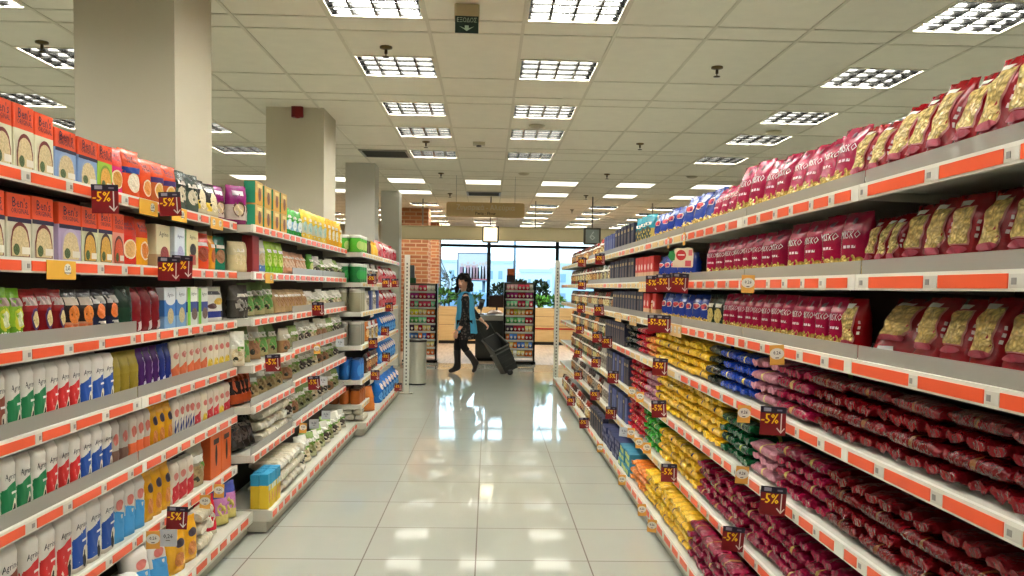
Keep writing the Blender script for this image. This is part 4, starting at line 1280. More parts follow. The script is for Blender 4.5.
row('left', 4, 240, 262, 'bag_orangebrown', 3, .2, tilt=.2, turn=.7, wide=1.1); row('left', 4, 262, 294, 'bag_clear', 4, .19, tilt=.2, turn=.6, wide=1.1); row('left', 4, 294, 346, 'legume_brown legume_white legume_dark legume_green', 9, .17, tilt=.12, turn=.4)
row('left', 5, 122, 153, 'flour_sky', 3, .22); row('left', 5, 153, 179, 'pouch_amber', 3, .22); row('left', 5, 179, 200, 'flour_red', 3, .19); row('left', 5, 200, 213, 'bag_clear', 1, .2); row('left', 5, 214, 235, 'carton_orange', 2, .235)
row('left', 5, 240, 266, 'bag_black', 3, .19, tilt=.35, turn=.6, wide=1.0); pile('left', 5, 267, 292, 'roll_cream', 3, 1); row('left', 5, 294, 346, 'legume_dark legume_white legume_green legume_brown', 9, .19, tilt=.15, turn=.4)
row('left', 6, 92, 150, 'bag_whitegrey', 4, .15); row('left', 6, 150, 181, 'flour_sky', 2, .2, tilt=.15); row('left', 6, 181, 206, 'pouch_amber', 2, .205); pile('left', 6, 206, 218, 'roll_cream', 3, 1); row('left', 6, 218, 233, 'bag_redwhite', 1, .205, tilt=.15, turn=.6, wide=1.0); row('left', 6, 233, 248, 'bag_pastel', 2, .205, tilt=.12, turn=.6, wide=1.0)
row('left', 6, 258, 284, 'carton_yellowblue', 5, .2, rows=2); pile('left', 6, 285, 309, 'roll_cream', 3, 0); row('left', 6, 309, 352, 'legume_dark legume_white legume_green', 10, .19, tilt=.2, turn=.45)
# end bays: jars then wrapped paper, seen past the near end
def jars(lvl, key, n, rows, h=None):
    p = P[key]
    X, Z, s = geom('left', 8.5, lvl)
    for r in range(rows):
        for i in range(n):
            o = put(p, (X - .012 - p.w / 2 - r * p.w * 1.03, 8.06 + p.w * 1.04 * i, Z + .001), (0, 0, pi / 2 - .6), (1, 1, (h or p.h) / p.h))
            name_it(o, key, 'left', lvl, 'front row' if r == 0 else '%s row back' % nth(r + 1))


jars(0, 'jar_green', 4, 2, .135); row('left', 0, 371, 375, 'jar_brown', 2); row('left', 0, 375.5, 381, 'bottle_mustard', 4)
jars(1, 'jar_darkgreen', 4, 2, .15); row('left', 1, 371, 381, 'mix_white mix_brown', 5, .2)
jars(2, 'jar_grey', 3, 2, .2); row('left', 2, 370, 381, 'mix_white carton_bluegrey', 5, .2)
jars(3, 'jar_silver', 3, 2, .2); row('left', 3, 370, 381, 'mix_orange mix_white mix_gold', 5, .2)
jars(4, 'jar_blue', 3, 3, .18); row('left', 4, 370, 381, 'mix_brown mix_red', 5, .2)
X_, Z_, s_ = geom('left', 8.5, 6)
jars(5, 'jar_amber', 4, 3)
for l in range(2):
    for i in range(3):
        o = put(P['roll_cream'], (X_ - .06 - .1 * i - .03 * l, 8.13 + .005 * i, Z_ + .004 + .055 * l), (0, .05, RND.uniform(-.15, .15))); name_it(o, 'roll_cream', 'left', 6, ('lower' if l == 0 else 'upper') + ' layer by jars')
o = put(P['bag_orange'], (X_ - .09, 8.72, Z_ + .002), (-.15, 0, pi / 2 - .7)); name_it(o, 'bag_orange', 'left', 6)
for lv in (0, 1, 2):
    row('left', lv, 382, 395, 'paper_white paper_red', 4, .2, fill=.98); row('left', lv, 395, 404, 'paper_red', 4, .2, fill=.98)
for lv in (3, 4, 6):
    row('left', lv, 383, 404.5 if lv != 6 else 402, 'paper_blue', 8 if lv != 6 else 7, .25, fill=.98)

# ---- right run
RW = 'pasta_red pasta_red_b pasta_red_c'
row('right', 0, 1085, 862, RW, 8, .235, tilt=.32); row('right', 0, 862, 832, RW, 2, .2, tilt=.3); row('right', 0, 832, 748, 'pasta_pink pasta_pink_b', 6, .22, tilt=.25); row('right', 0, 746, 722, 'pasta_pink', 2, .25, tilt=.2); row('right', 0, 722, 700, 'pasta_pink_b pasta_pink', 3, .2, tilt=.25)
row('right', 0, 699, 671, 'pasta_blue pasta_blue_b', 3, .23, tilt=.25); row('right', 0, 671, 645, 'pasta_blue', 4, .2, tilt=.2); row('right', 0, 645, 631, 'pasta_teal', 3, .22); row('right', 0, 631, 612, 'carton_navy', 6, .2); row('right', 0, 612, 602, 'carton_bluegrey', 5, .18); row('right', 0, 602, 597, 'mix_gold', 2, .18); row('right', 0, 597, 569, 'mix_brown mix_dark mix_red mix_gold', 20, .16)
row('right', 1, 1095, 880, RW, 7, .19, tilt=.2); row('right', 1, 880, 846, RW, 3, .17, tilt=.22); row('right', 1, 846, 776, 'pasta_pink pasta_pink_b', 4, .20); row('right', 1, 772, 725, 'pasta_pink_b pasta_pink', 5, .19); row('right', 1, 725, 699, 'pasta_pink', 3, .19)
row('right', 1, 684, 652, 'pasta_blue pasta_blue_b', 5, .165); row('right', 1, 650, 632, 'carton_redwhite', 6, .18); row('right', 1, 631, 607, 'carton_navy', 9, .19); row('right', 1, 607, 569, 'mix_gold mix_brown mix_white mix_red mix_green', 26, .18)
row('right', 2, 1100, 890, RW, 6, .185, tilt=.3); row('right', 2, 884, 850, 'pasta_red', 1, .185, tilt=.5); row('right', 2, 845, 829, 'pasta_red_b', 1, .18); row('right', 2, 829, 715, 'pasta_pink pasta_pink_b', 12, .185); row('right', 2, 714, 700, 'pasta_green', 2, .18); row('right', 2, 700, 655, 'pasta_blue pasta_blue_b', 7, .175)
row('right', 2, 652, 640, 'carton_redwhite mix_orange', 4, .17); row('right', 2, 640, 610, 'carton_navy', 11, .18); row('right', 2, 610, 569, 'mix_brown mix_green mix_gold mix_dark', 26, .17)
pile('right', 3, 1090, 803, 'spag_red', 4); pile('right', 3, 803, 768, 'spag_mag', 4, 1); pile('right', 3, 768, 746, 'spag_mauve', 4, 1); pile('right', 3, 746, 715, 'spag_blue', 4); pile('right', 3, 715, 702, 'spag_black', 4); pile('right', 3, 702, 652, 'spag_yellow', 4, 1); pile('right', 3, 652, 643, 'spag_orange', 3); pile('right', 3, 643, 634, 'spag_scarlet', 4); pile('right', 3, 634, 623, 'spag_black', 4)
row('right', 3, 622, 603, 'carton_navy', 9, .18); row('right', 3, 603, 569, 'mix_orange mix_brown mix_dark mix_green', 24, .17)
pile('right', 4, 1090, 815, 'spag_red', 4, 1); pile('right', 4, 815, 768, 'spag_mag', 4); pile('right', 4, 768, 743, 'spag_mauve', 3, 1); pile('right', 4, 743, 715, 'spag_green', 4); pile('right', 4, 715, 652, 'spag_yellow', 5); pile('right', 4, 652, 641, 'spag_mauve', 4); pile('right', 4, 641, 627, 'spag_scarlet', 5)
row('right', 4, 626, 604, 'carton_navy carton_navy carton_bluegrey', 10, .2); row('right', 4, 604, 597, 'mix_white', 4, .19); row('right', 4, 597, 569, 'mix_brown mix_dark mix_green mix_red', 20, .18)
pile('right', 5, 1000, 858, 'spag_red', 4); pile('right', 5, 858, 692, 'spag_mag', 4, 1); pile('right', 5, 692, 655, 'spag_yellow', 4); pile('right', 5, 655, 640, 'spag_leaf', 5); pile('right', 5, 640, 625, 'spag_scarlet', 5)
row('right', 5, 624, 606, 'carton_bluegrey carton_navy', 9, .2); row('right', 5, 606, 598, 'mix_white', 4, .18); row('right', 5, 598, 569, 'mix_brown mix_dark mix_white mix_red', 20, .18)
pile('right', 6, 800, 683, 'spag_mag', 4); pile('right', 6, 683, 640, 'spag_yellow', 4, 1); pile('right', 6, 640, 627, 'spag_orange', 3)


def boxes(lvl, pa, pb, key, n, layers):
    p = P[key]
    X, Z, s = geom('right', 5, lvl)
    ya, yb = depth_at(pa, X, Z), depth_at(pb, X, Z)
    for l in range(layers):
        for i in range(n):
            o = put(p, (X + .014 + p.t / 2 + RND.uniform(0, .02), ya + (yb - ya) * (i + .5) / n, Z + .001 + l * (p.h + .002)), (0, 0, -pi / 2), ((yb - ya) / n / p.w * .97, 1, 1))
            name_it(o, key, 'right', lvl, nth(l + 1) + ' layer')


boxes(6, 626, 616, 'box_teal', 4, 3); boxes(6, 616, 600, 'box_navyflat', 8, 3)
row('right', 6, 600, 588, 'carton_navy', 7, .19); row('right', 6, 588, 560, 'mix_brown mix_white mix_gold mix_red', 24, .17)
# -------------------------------------------------------------- price tags
def promo_mesh():
    w, h = .088, .102
    b = MB()
    b.box(-w / 2, w / 2, 0, .0012, -h / 2, h / 2, M((128, 20, 28), 'plastic'))
    b.box(-w / 2, w / 2, -.0008, 0, h / 2 - .022, h / 2, M((34, 26, 48), 'plastic'))
    b.add([(-.033, -.0012, .034), (-.008, -.0012, .034), (-.008, -.0012, .047), (-.033, -.0012, .047)], [(0, 1, 2, 3)], M((150, 146, 160)))
    b.add([(.012, -.0012, .036), (.03, -.0012, .036), (.03, -.0012, .042), (.012, -.0012, .042)], [(0, 1, 2, 3)], M((120, 116, 136)))
    # white arrow pointing down
    x = .028
    b.add([(x - .002, -.001, .028), (x + .002, -.001, .028), (x + .002, -.001, -.036), (x - .002, -.001, -.036)], [(3, 2, 1, 0)], M((226, 216, 210)))
    b.add([(x, -.001, -.044), (x - .016, -.001, -.026), (x - .013, -.001, -.023), (x, -.001, -.037)], [(0, 1, 2, 3)], M((226, 216, 210)))
    b.add([(x, -.001, -.044), (x + .013, -.001, -.026), (x + .011, -.001, -.023), (x, -.001, -.037)], [(3, 2, 1, 0)], M((226, 216, 210)))
    t = MB()
    T = Matrix.Translation((-.012, -.0014, .006)) @ Matrix.Rotation(pi / 2, 4, 'X')
    text_on(t, '-5%', .05, T, M((255, 204, 40), 'plastic'), .80, bold=.0022)
    c = MB()
    c.box(-.012, .012, .0012, .006, -.012, .02, clear('clip_plastic', (190, 186, 180), .6))
    return b.mesh('promotion_tag'), t.mesh('lettering'), c.mesh('clip')


PT, PTL, PTC = promo_mesh()


def price_mesh(w, h, txt, col, n=1, dot=True):
    b = MB()
    b.box(-w / 2, w / 2, 0, .0012, -h / 2, h / 2, M(col, 'paper'))
    t = MB()
    for i in range(n):
        cx = (-w / 2 + w * (i + .5) / n) + (w * .2 if n == 1 and w > .1 else 0)
        if dot:
            r = min(.3 * h, .4 * w / n)
            vs = [(cx, -.0008, h * .06)] + [(cx + 1.25 * r * cos(2 * pi * k / 14), -.0008, h * .06 + r * sin(2 * pi * k / 14)) for k in range(14)]
            b.add(vs, [(0, 1 + k, 1 + (k + 1) % 14) for k in range(14)], M((226, 222, 210)))
        T = Matrix.Translation((cx, -.0014, h * .1)) @ Matrix.Rotation(pi / 2, 4, 'X')
        text_on(t, txt, min(h * .34, w / n * .34), T, M((40, 36, 50)), .9, bold=.0006)
        b.add([(cx - w * .12 / n, -.0012, -h * .12), (cx + w * .12 / n, -.0012, -h * .12), (cx + w * .12 / n, -.0012, -h * .17), (cx - w * .12 / n, -.0012, -h * .17)], [(3, 2, 1, 0)], M((110, 100, 96)))
    return b.mesh('price_tag'), t.mesh('lettering')


TAGO = (226, 168, 76)
PR_S = price_mesh(.05, .07, '0,26', TAGO)
PR_G = price_mesh(.07, .07, '0,26', (186, 190, 194), dot=False)
PR_W = price_mesh(.19, .062, '2,65', (232, 178, 60))
PR_2 = price_mesh(.20, .06, '1,99', (228, 176, 80), n=2)
PR_R = price_mesh(.30, .07, '0,26', (226, 186, 120), n=3)
PR_T = {}


def front_x(side, y, lvl):
    X, Z, s = geom(side, y, lvl)
    return X


def flag(kind, px, py, side, lvl, label, ang=None):
    """card clipped to the rail, turned to face shoppers coming up the aisle"""
    X0 = front_x(side, 3 if side == 'right' or px < 238 else (6.5 if px < 350 else 9), lvl)
    s = 1 if side == 'right' else -1
    Xc = X0 - s * .062
    y = depth_at(px, Xc, EYE if py < 290 else 1.0 if py < 380 else .6)
    for _ in range(4):
        p = at_depth(px, py, y)
        y = depth_at(px, Xc, p.z)
    me = dict(promo=(PT, PTL, PTC), small=PR_S, grey=PR_G)[kind]
    nm = 'promotion_tag' if kind == 'promo' else 'price_tag'
    o = link(nm, me[0], None, p, (0, RND.uniform(-.07, .07), (ang if ang is not None else -s * RND.uniform(.1, .3))))
    tag(o, label, 'discount tag' if kind == 'promo' else 'price tag', ('dark red discount tags on the %s shelves' if kind == 'promo' else 'small price tags on the %s shelves') % side)
    link('lettering', me[1], o)
    link('rail_clip', PTC, o)


def flat(me, px, side, lvl, label, dz=.01):
    X, Z, s = geom(side, 3.0 if side == 'right' or px < 238 else (6.5 if px < 347 else 9), lvl)
    y = depth_at(px, X, Z)
    X, Z, s = geom(side, y, lvl)
    o = link('price_tag', me[0], None, (X - s * .0155, y, Z - .02 - dz), (0, 0, pi / 2 if s < 0 else -pi / 2))
    tag(o, label, 'price tag', 'wide price tags on the %s shelf rails' % side)
    link('lettering', me[1], o)


LP = [(105, 199, 0, 'on the left top rail below the green rice carton'), (170, 204, 0, 'on the left top rail below the purple banded pouches'), (169, 269, 1, 'on the left second rail below the beige carton'), (182, 267, 1, 'tucked behind another discount tag on the left second rail'),
      (318, 309, 2, 'on the left third rail among legume bags'), (273, 363, 3, 'on the left fourth rail below clear grain bags'), (314, 383, 4, 'on the left fifth rail among legume bags'), (177, 518, 5, 'low on the left above the amber flour packs'),
      (372, 279, 1, 'under the dark green jars'), (386, 283, 1, 'under the red napkins, front one of two'), (395, 283, 1, 'under the red napkins, rear one of two'), (389, 307, 2, 'below the lowest red napkins'),
      (385, 331, 3, 'between the two rows of blue tissue packs'), (373, 343, 3, 'beside the grey silver jars'), (386, 357, 4, 'above the lower blue tissue packs'), (375, 375, 4, 'beside the blue drink cans'), (398, 387, 6, 'on the base rail below the blue tissue packs')]
for px, py, lv, s in LP:
    flag('promo', px, py, 'left', lv, 'dark red discount tag ' + s)
RP = [(653, 284, 1, 'on the right second rail, first of three below blue pasta'), (664, 283, 1, 'on the right second rail, middle of three below blue pasta'), (680, 283, 1, 'on the right second rail, last of three toward the pink pasta'), (655, 323, 2, 'on the right third rail, far one of a pair'), (663, 324, 2, 'on the right third rail, near one of a pair'),
      (660, 367, 3, 'on the right fourth rail between yellow pasta piles'), (659, 409, 4, 'on the right fifth rail between yellow pasta piles'), (669, 473, 5, 'on the right sixth rail above the lowest yellow packs'), (773, 421, 3, 'on the right fourth rail by the mauve packs'), (773, 501, 4, 'on the right fifth rail by the magenta packs'), (733, 539, 5, 'on the right sixth rail above the lowest magenta packs'),
      (582, 262, 0, 'far along the right top rail'), (600, 259, 0, 'on the right top rail below the gold bag'), (582, 285, 1, 'far along the right second rail'), (581, 308, 2, 'far along the right third rail'), (599, 310, 2, 'on the right third rail below navy cartons'), (580, 329, 3, 'far along the right fourth rail'), (597, 337, 3, 'on the right fourth rail below the orange bags'), (607, 342, 3, 'on the right fourth rail below navy cartons'),
      (578, 353, 4, 'far along the right fifth rail'), (596, 362, 4, 'on the right fifth rail below brown bags'), (613, 377, 4, 'on the right fifth rail below navy cartons'), (578, 375, 5, 'far along the right sixth rail'), (595, 395, 5, 'on the right sixth rail below white bags'), (611, 413, 5, 'on the right sixth rail above flat navy cartons'), (571, 401, 6, 'at the far end of the right base rail'), (584, 423, 6, 'on the right base rail by navy cartons')]
for px, py, lv, s in RP:
    flag('promo', px, py, 'right', lv, 'dark red discount tag ' + s)
for px, py, lv, s in [(777, 355, 2, 'on the right third rail above the mauve packs'), (744, 414, 3, 'on the right fourth rail above dark green packs'), (742, 475, 4, 'on the right fifth rail above magenta packs'), (632, 392, 4, 'on the right fifth rail, far one above scarlet packs'), (640, 397, 4, 'on the right fifth rail, near one above scarlet packs'),
                      (631, 433, 5, 'on the right sixth rail, beside the grey card'), (639, 443, 5, 'on the right sixth rail, second from the grey card'), (647, 448, 5, 'on the right sixth rail, third from the grey card'), (652, 526, 6, 'hanging on the right base rail below yellow packs'), (642, 510, 6, 'on the right base rail below orange packs'), (622, 480, 6, 'on the right base rail below teal cartons'), (600, 448, 6, 'on the right base rail below flat navy cartons'), (748, 284, 1, 'on the right second rail below pink pasta')]:
    flag('small', px, py, 'right', lv, 'small orange price tag ' + s)
flag('grey', 624, 432, 'right', 5, 'grey white price card on the right sixth rail')
for px, py, lv, k, s in [(317, 349, 3, 'small', 'small orange price tag on the left fourth rail among legumes'), (340, 343, 3, 'grey', 'grey price card at the far end of left fourth rail'), (323, 381, 4, 'grey', 'grey price card on the left fifth rail'), (303, 428, 5, 'small', 'small orange price tag on the left sixth rail'), (314, 424, 5, 'grey', 'grey price card on left sixth rail, nearer of two'), (326, 415, 5, 'grey', 'grey price card on left sixth rail, farther of two'), (168, 538, 6, 'grey', 'grey price card low in front of sky blue flour'), (153, 540, 6, 'small', 'orange price tag low beside a grey card'), (205, 502, 5, 'small', 'orange price tag above the lowest cream sacks'), (219, 491, 5, 'small', 'orange price tag above the red flour bag')]:
    flag(k, px, py, 'left', lv, s)
for px, lv, m, s in [(145, 0, PR_W, 'wide yellow price tag below the blue banded rice pouch'), (214, 0, PR_2, 'wide double yellow price tag below black rice bags'), (57, 1, PR_W, 'wide yellow price tag below cream rice cartons, left second rail'), (176, 0, PR_W, 'yellow price tag peeking out behind a discount tag, left top rail'), (267, 1, PR_W, 'yellow price tag below the tall dark red carton')]:
    flat(m, px, 'left', lv, s)
for px, lv, m, s in [(678, 2, PR_R, 'wide pale orange price strip right of the paired discount tags'), (687, 0, PR_S, 'orange price tag below the nearest blue pasta on the top rail'), (671, 0, PR_S, 'orange price tag below the middle blue pasta, top rail'), (635, 2, PR_R, 'wide pale orange price strip below red cartons'), (620, 2, PR_R, 'wide pale orange price strip below navy cartons'), (645, 1, PR_R, 'wide pale orange strip beside three discount tags')]:
    flat(m, px, 'right', lv, s)
# oval leaf shelf talker
Y0 = depth_at(692, RX, 1.55)
t = thing('shelf_talker', 'cream shelf talker with a red circle and green leaf by pink pasta', 'shelf sign', at_depth(692, 258, Y0 - .05), -.3)
t.location.x = RX - .06
b = MB()
pts = [(-.055, -.05), (.045, -.05), (.05, -.045), (.052, .02), (.045, .05), (.02, .055), (0, .048), (-.03, .052), (-.05, .04)]
b.prism(pts, 0, .0015, M((222, 206, 176), 'paper'), axis='y')
link('card', b.mesh('card'), t)
b = MB()
b.add([(-.012 + .026 * cos(k * pi / 8), -.001, .014 + .028 * sin(k * pi / 8)) for k in range(16)], [tuple(range(16))], M((196, 44, 48)))
b.add([(-.03 + .001, -.0018, .012), (.006, -.0018, .012), (.006, -.0018, .018), (-.029, -.0018, .018)], [(0, 1, 2, 3)], M((232, 210, 200)))
b.add([(.01, -.001, -.044), (.04, -.001, -.044), (.04, -.001, -.014), (.01, -.001, -.014)], [(0, 1, 2, 3)], M((214, 90, 100)))
b.add([(.026, -.001, .012), (.046, -.001, .012), (.046, -.001, .042), (.026, -.001, .042)], [(0, 1, 2, 3)], M((216, 110, 110)))
link('printed_badge', b.mesh('printed_badge'), t)
b = MB()
b.add([(-.05, -.002, .04), (-.075, -.002, .032), (-.08, -.002, .005), (-.062, -.002, -.018), (-.045, -.002, -.012), (-.042, -.002, .015)], [tuple(range(5, -1, -1))], M((46, 134, 70)))
link('leaf', b.mesh('leaf'), t)
# -------------------------------------------------------- hanging signs
def hung(t, x, y, z0):
    pass


Y = 13.0
c = at_depth(485.5, 210, Y)
t = thing('aisle_sign', 'tan hanging aisle sign reading pasta and flour in Greek and English', 'aisle sign', c)
b = MB()
w, h, r = .60, .112, .035
pts = []
for cx, cz, a0 in ((w - r, h - r, 0), (-w + r, h - r, 90), (-w + r, -h + r, 180), (w - r, -h + r, 270)):
    for k in range(5):
        a = radians(a0 + 22.5 * k)
        pts.append((cx + r * cos(a), cz + r * sin(a)))
b.prism(pts, -.012, .012, M((206, 178, 128), 'plastic'), axis='y')
link('board', b.mesh('board'), t)
b = MB()
T = Matrix.Translation((0, -.0135, .03)) @ Matrix.Rotation(pi / 2, 4, 'X')
text_on(b, 'Ζυμαρικά - Αλεύρια', .105, T, M((226, 216, 190)), .92, bold=.002)
link('lettering', b.mesh('lettering'), t)
b = MB()
T = Matrix.Translation((0, -.0135, -.055)) @ Matrix.Rotation(pi / 2, 4, 'X')
text_on(b, 'Pasta - Flour', .062, T, M((60, 38, 26)), 1.0, bold=.002)
link('lettering', b.mesh('lettering'), t)
for x in (-.45, .45):
    b = MB(); b.tube([(x, 0, .11), (x, 0, CEIL - c.z)], .003, M((150, 146, 136), 'metal'), 5); link('wire', b.mesh('wire'), t)


def till_sign(px, py, Y, glow, txt, label):
    c = at_depth(px, py, Y)
    t = thing('checkout_sign', label, 'checkout sign', c, 0, 'square checkout number signs')
    s = .155
    b = MB()
    for q in ((-s, -s + .03, -s, s), (s - .03, s, -s, s), (-s + .03, s - .03, -s, -s + .03), (-s + .03, s - .03, s - .03, s)):
        b.box(q[0], q[1], -.05, .05, q[2], q[3], M((112, 108, 98), 'metal'))
    link('frame', b.mesh('frame'), t)
    b = MB(); b.box(-s + .03, s - .03, -.04, .04, -s + .03, s - .03, glow); pn = link('panel', b.mesh('panel'), t)
    if txt:
        b = MB()
        text_on(b, txt, .24, Matrix.Translation((0, -.042, 0)) @ Matrix.Rotation(pi / 2, 4, 'X'), M((226, 232, 232)), 1.1)
        link('lettering', b.mesh('lettering'), pn)
    b = MB(); b.tube([(0, 0, s), (0, 0, CEIL - c.z)], .012, M((96, 92, 84), 'metal'), 8); link('pole', b.mesh('pole'), t)


till_sign(490.5, 234.5, 15.9, emis('lit_sign', (255, 238, 200), 1.5), '', 'square checkout sign lit cream white in a grey frame')
till_sign(592, 236.5, 15.6, M((176, 188, 188), 'plastic'), '6', 'unlit grey checkout sign with a white number six')

# --------------------------------------------------------- planter and plants
WOOD = wood_material('planter_wood', (196, 164, 112), (210, 180, 130), (.5, 1, 8), 0)
DKW = M((120, 92, 60), 'matte')
PY = 21.4
for x0, x1, lab in ((-1.25, .62, 'pale wood planter bench below the window behind the woman'), (.64, 2.45, 'pale wood planter bench with a red stripe right of the checkout'), (2.47, 4.4, 'pale wood planter bench hidden by the right shelving')):
    t = thing('planter_box', lab, 'planter', ((x0 + x1) / 2, PY, 0))
    w = (x1 - x0) / 2
    b = MB()
    for z0, z1, q in ((.08, .48, 0), (.49, .72, -.0), (.73, .95, 0)):
        b.box(-w, w, q, q + .03, z0, z1, WOOD)
    b.box(-w, w, .008, .03, .08, .95, DKW)
    b.box(-w, -w + .03, .03, .7, .08, .95, WOOD); b.box(w - .03, w, .03, .7, .08, .95, WOOD)
    b.box(-w + .03, w - .03, .03, .7, .86, .9, M((70, 54, 40), 'matte'))
    link('panelling', b.mesh('panelling'), t)
    b = MB(); b.box(-w, w, .03, .7, 0, .08, M((50, 44, 38), 'matte')); link('plinth', b.mesh('plinth'), t)
    if x0 > 0:
        b = MB(); b.box(-w, w, -.012, .0, .395, .435, M((170, 40, 30), 'plastic')); link('stripe', b.mesh('stripe'), t)


def plant(px, pyb, Y, hgt, wid, col, label, cat='plant', n=150, leaf=.11, nm='potted_shrub', seed=1):
    c = at_depth(px, pyb, Y)
    r = random.Random(seed)
    t = thing(nm, label, cat, (c.x, Y, .905), 0, 'plants along the window')
    st = MB()
    for i in range(5):
        a = r.uniform(0, 6.28)
        st.tube([(0, 0, 0), (.1 * wid * cos(a), .1 * wid * sin(a), hgt * .4), (.3 * wid * cos(a), .2 * wid * sin(a), hgt * .75)], [.012, .009, .004], M((70, 54, 36), 'matte'), 5)
    link('stem', st.mesh('stem'), t)
    f = MB()
    ms = [M(col, 'leaf'), M(tuple(int(v * .7) for v in col), 'leaf'), M(tuple(min(255, int(v * 1.25)) for v in col), 'leaf')]
    for i in range(n):
        while True:
            q = Vector((r.uniform(-1, 1), r.uniform(-1, 1), r.uniform(-1, 1)))
            if .35 < q.length < 1:
                break
        p = Vector((q.x * wid / 2, q.y * .13, hgt * (.56 + .40 * q.z) + .05))
        d = (q + Vector((r.uniform(-.6, .6), r.uniform(-.6, .6), r.uniform(-.2, .7)))).normalized()
        s = d.cross(Vector((r.uniform(-1, 1), r.uniform(-1, 1), r.uniform(-1, 1)))).normalized()
        nn = d.cross(s)
        L = leaf * r.uniform(.7, 1.3)
        W = L * .32
        f.add([p, p + d * L * .4 + s * W + nn * W * .2, p + d * L - nn * W * .3, p + d * L * .4 - s * W + nn * W * .2], [(0, 1, 2), (0, 2, 3)], ms[r.randrange(3)])
    o = link('foliage', f.mesh('foliage'), t)


DG, LG = (44, 66, 38), (86, 140, 60)
plant(444, 306, 21.72, .42, .5, LG, 'bright green low plant behind the woman', seed=2)
plant(461, 306, 21.75, .40, .4, (70, 118, 52), 'mid green low plant left of the dark bush', seed=3)
plant(500, 306, 21.85, .62, .5, DG, 'dark bush behind the checkout counter', seed=4, n=260)
plant(519, 306, 21.9, .70, .5, (38, 56, 36), 'dark bush behind the snack rack', seed=5, n=300)
plant(538.5, 306, 21.9, .68, .52, DG, 'tall dark bush right of the snack rack', seed=6, n=300)
plant(539, 307, 21.62, .26, .4, (96, 156, 66), 'bright green leafy plant in front of the dark bush', seed=7, n=140)
plant(555, 307, 21.62, .28, .5, (80, 140, 58), 'bright green leafy plant beside the right shelving', seed=8, n=140)
plant(449, 306, 21.93, .95, .35, (40, 60, 44), 'thin dark plant seen past the woman on the window side', seed=9, n=90, leaf=.09)
plant(474, 306, 21.6, .3, .5, (70, 116, 56), 'small leafy plant just right of the woman', seed=10, n=110)

# ---------------------------------------------------------------- checkout
CY = 16.45
c0 = at_depth(475, 352, CY)
c1 = at_depth(505, 352, CY)
t = thing('checkout_counter', 'dark checkout counter with a pale grey top behind the cart', 'checkout counter', ((c0.x + c1.x) / 2, CY, 0))
w = (c1.x - c0.x) / 2
b = MB(); b.box(-w, w, .03, 1.3, .06, .80, M((46, 48, 46), 'plastic')); b.box(-w, w, 0, .03, .06, .8, M((56, 58, 56), 'plastic')); link('cabinet', b.mesh('cabinet'), t)
b = MB(); b.box(-w + .03, w - .03, .06, 1.25, 0, .06, M((30, 30, 28), 'matte')); link('plinth', b.mesh('plinth'), t)
b = MB(); b.cbox(-w - .02, w + .02, -.03, 1.32, .80, .90, M((186, 184, 172), 'plastic'), .03); b.box(-w + .06, w - .2, .1, 1.25, .90, .905, M((60, 60, 58), 'plastic')); link('worktop', b.mesh('worktop'), t)
# card terminal
p = at_depth(481, 313, CY + .25)
t = thing('card_terminal', 'black card payment terminal on the checkout counter', 'card terminal', (p.x, CY + .25, .906), .2)
b = MB(); b.lathe([(.06, 0), (.06, .012), (.015, .02), (.015, .13)], M((36, 36, 38), 'plastic'), 12); link('stand', b.mesh('stand'), t)
b = MB(); Tm = Matrix.Translation((0, -.01, .2)) @ Matrix.Rotation(-.6, 4, 'X') @ Matrix.Rotation(.35, 4, 'Y'); b.cbox(-.05, .05, -.02, .02, -.11, .12, M((28, 28, 30), 'plastic'), .01, Tm); bd = link('terminal_body', b.mesh('terminal_body'), t)
b = MB(); b.box(-.036, .036, -.022, -.020, .03, .09, M((90, 110, 110), 'plastic'), Tm); link('screen', b.mesh('screen'), bd)
# folded bags on the worktop
p = at_depth(495, 313, CY + .3)
b = MB(); b.rings([[Vector((.16 * k * cos(a), .1 * k * sin(a), z + .012 * sin(3 * a))) for a in [2 * pi * i / 14 for i in range(14)]] for k, z in ((1, .012), (1, .03), (.8, .06), (.4, .085))], M((206, 190, 180), 'cloth'))
tag(link('carrier_bag', b.mesh('carrier_bag'), None, (p.x, CY + .3, .906)), 'crumpled pale carrier bag on the checkout counter', 'bag')
# till monitor behind
p = at_depth(497, 300, CY + .95)
t = thing('till_monitor', 'dark brown till screen at the back of the counter', 'monitor', (p.x, CY + .95, .905), .1)
b = MB(); b.lathe([(.09, 0), (.09, .015), (.02, .025), (.02, .14)], M((40, 34, 30), 'plastic'), 12); link('stand', b.mesh('stand'), t)
b = MB(); b.cbox(-.17, .17, -.02, .02, .13, .38, M((58, 40, 32), 'plastic'), .012); link('screen_housing', b.mesh('screen_housing'), t)

# ------------------------------------------------------------- snack racks
RC = [(206, 60, 90), (150, 40, 110), (226, 200, 60), (80, 160, 80), (226, 110, 50), (70, 110, 180), (230, 150, 160), (200, 200, 190), (160, 30, 50), (120, 190, 150), (60, 40, 60), (230, 180, 120)]
SNK = []
for i, c in enumerate(RC):
    SNK.append(pouch('snack_pack', .085, .12, .05, [(.5, c), (1, tuple(min(255, int(v * 1.2 + 24)) for v in c))], [(0, .5, .6, .2, M((226, 220, 206)), 'ell')], seed=80 + i))
CNAME = ['rose', 'purple', 'yellow', 'green', 'orange', 'blue', 'pale pink', 'off-white', 'crimson', 'mint', 'dark', 'peach']


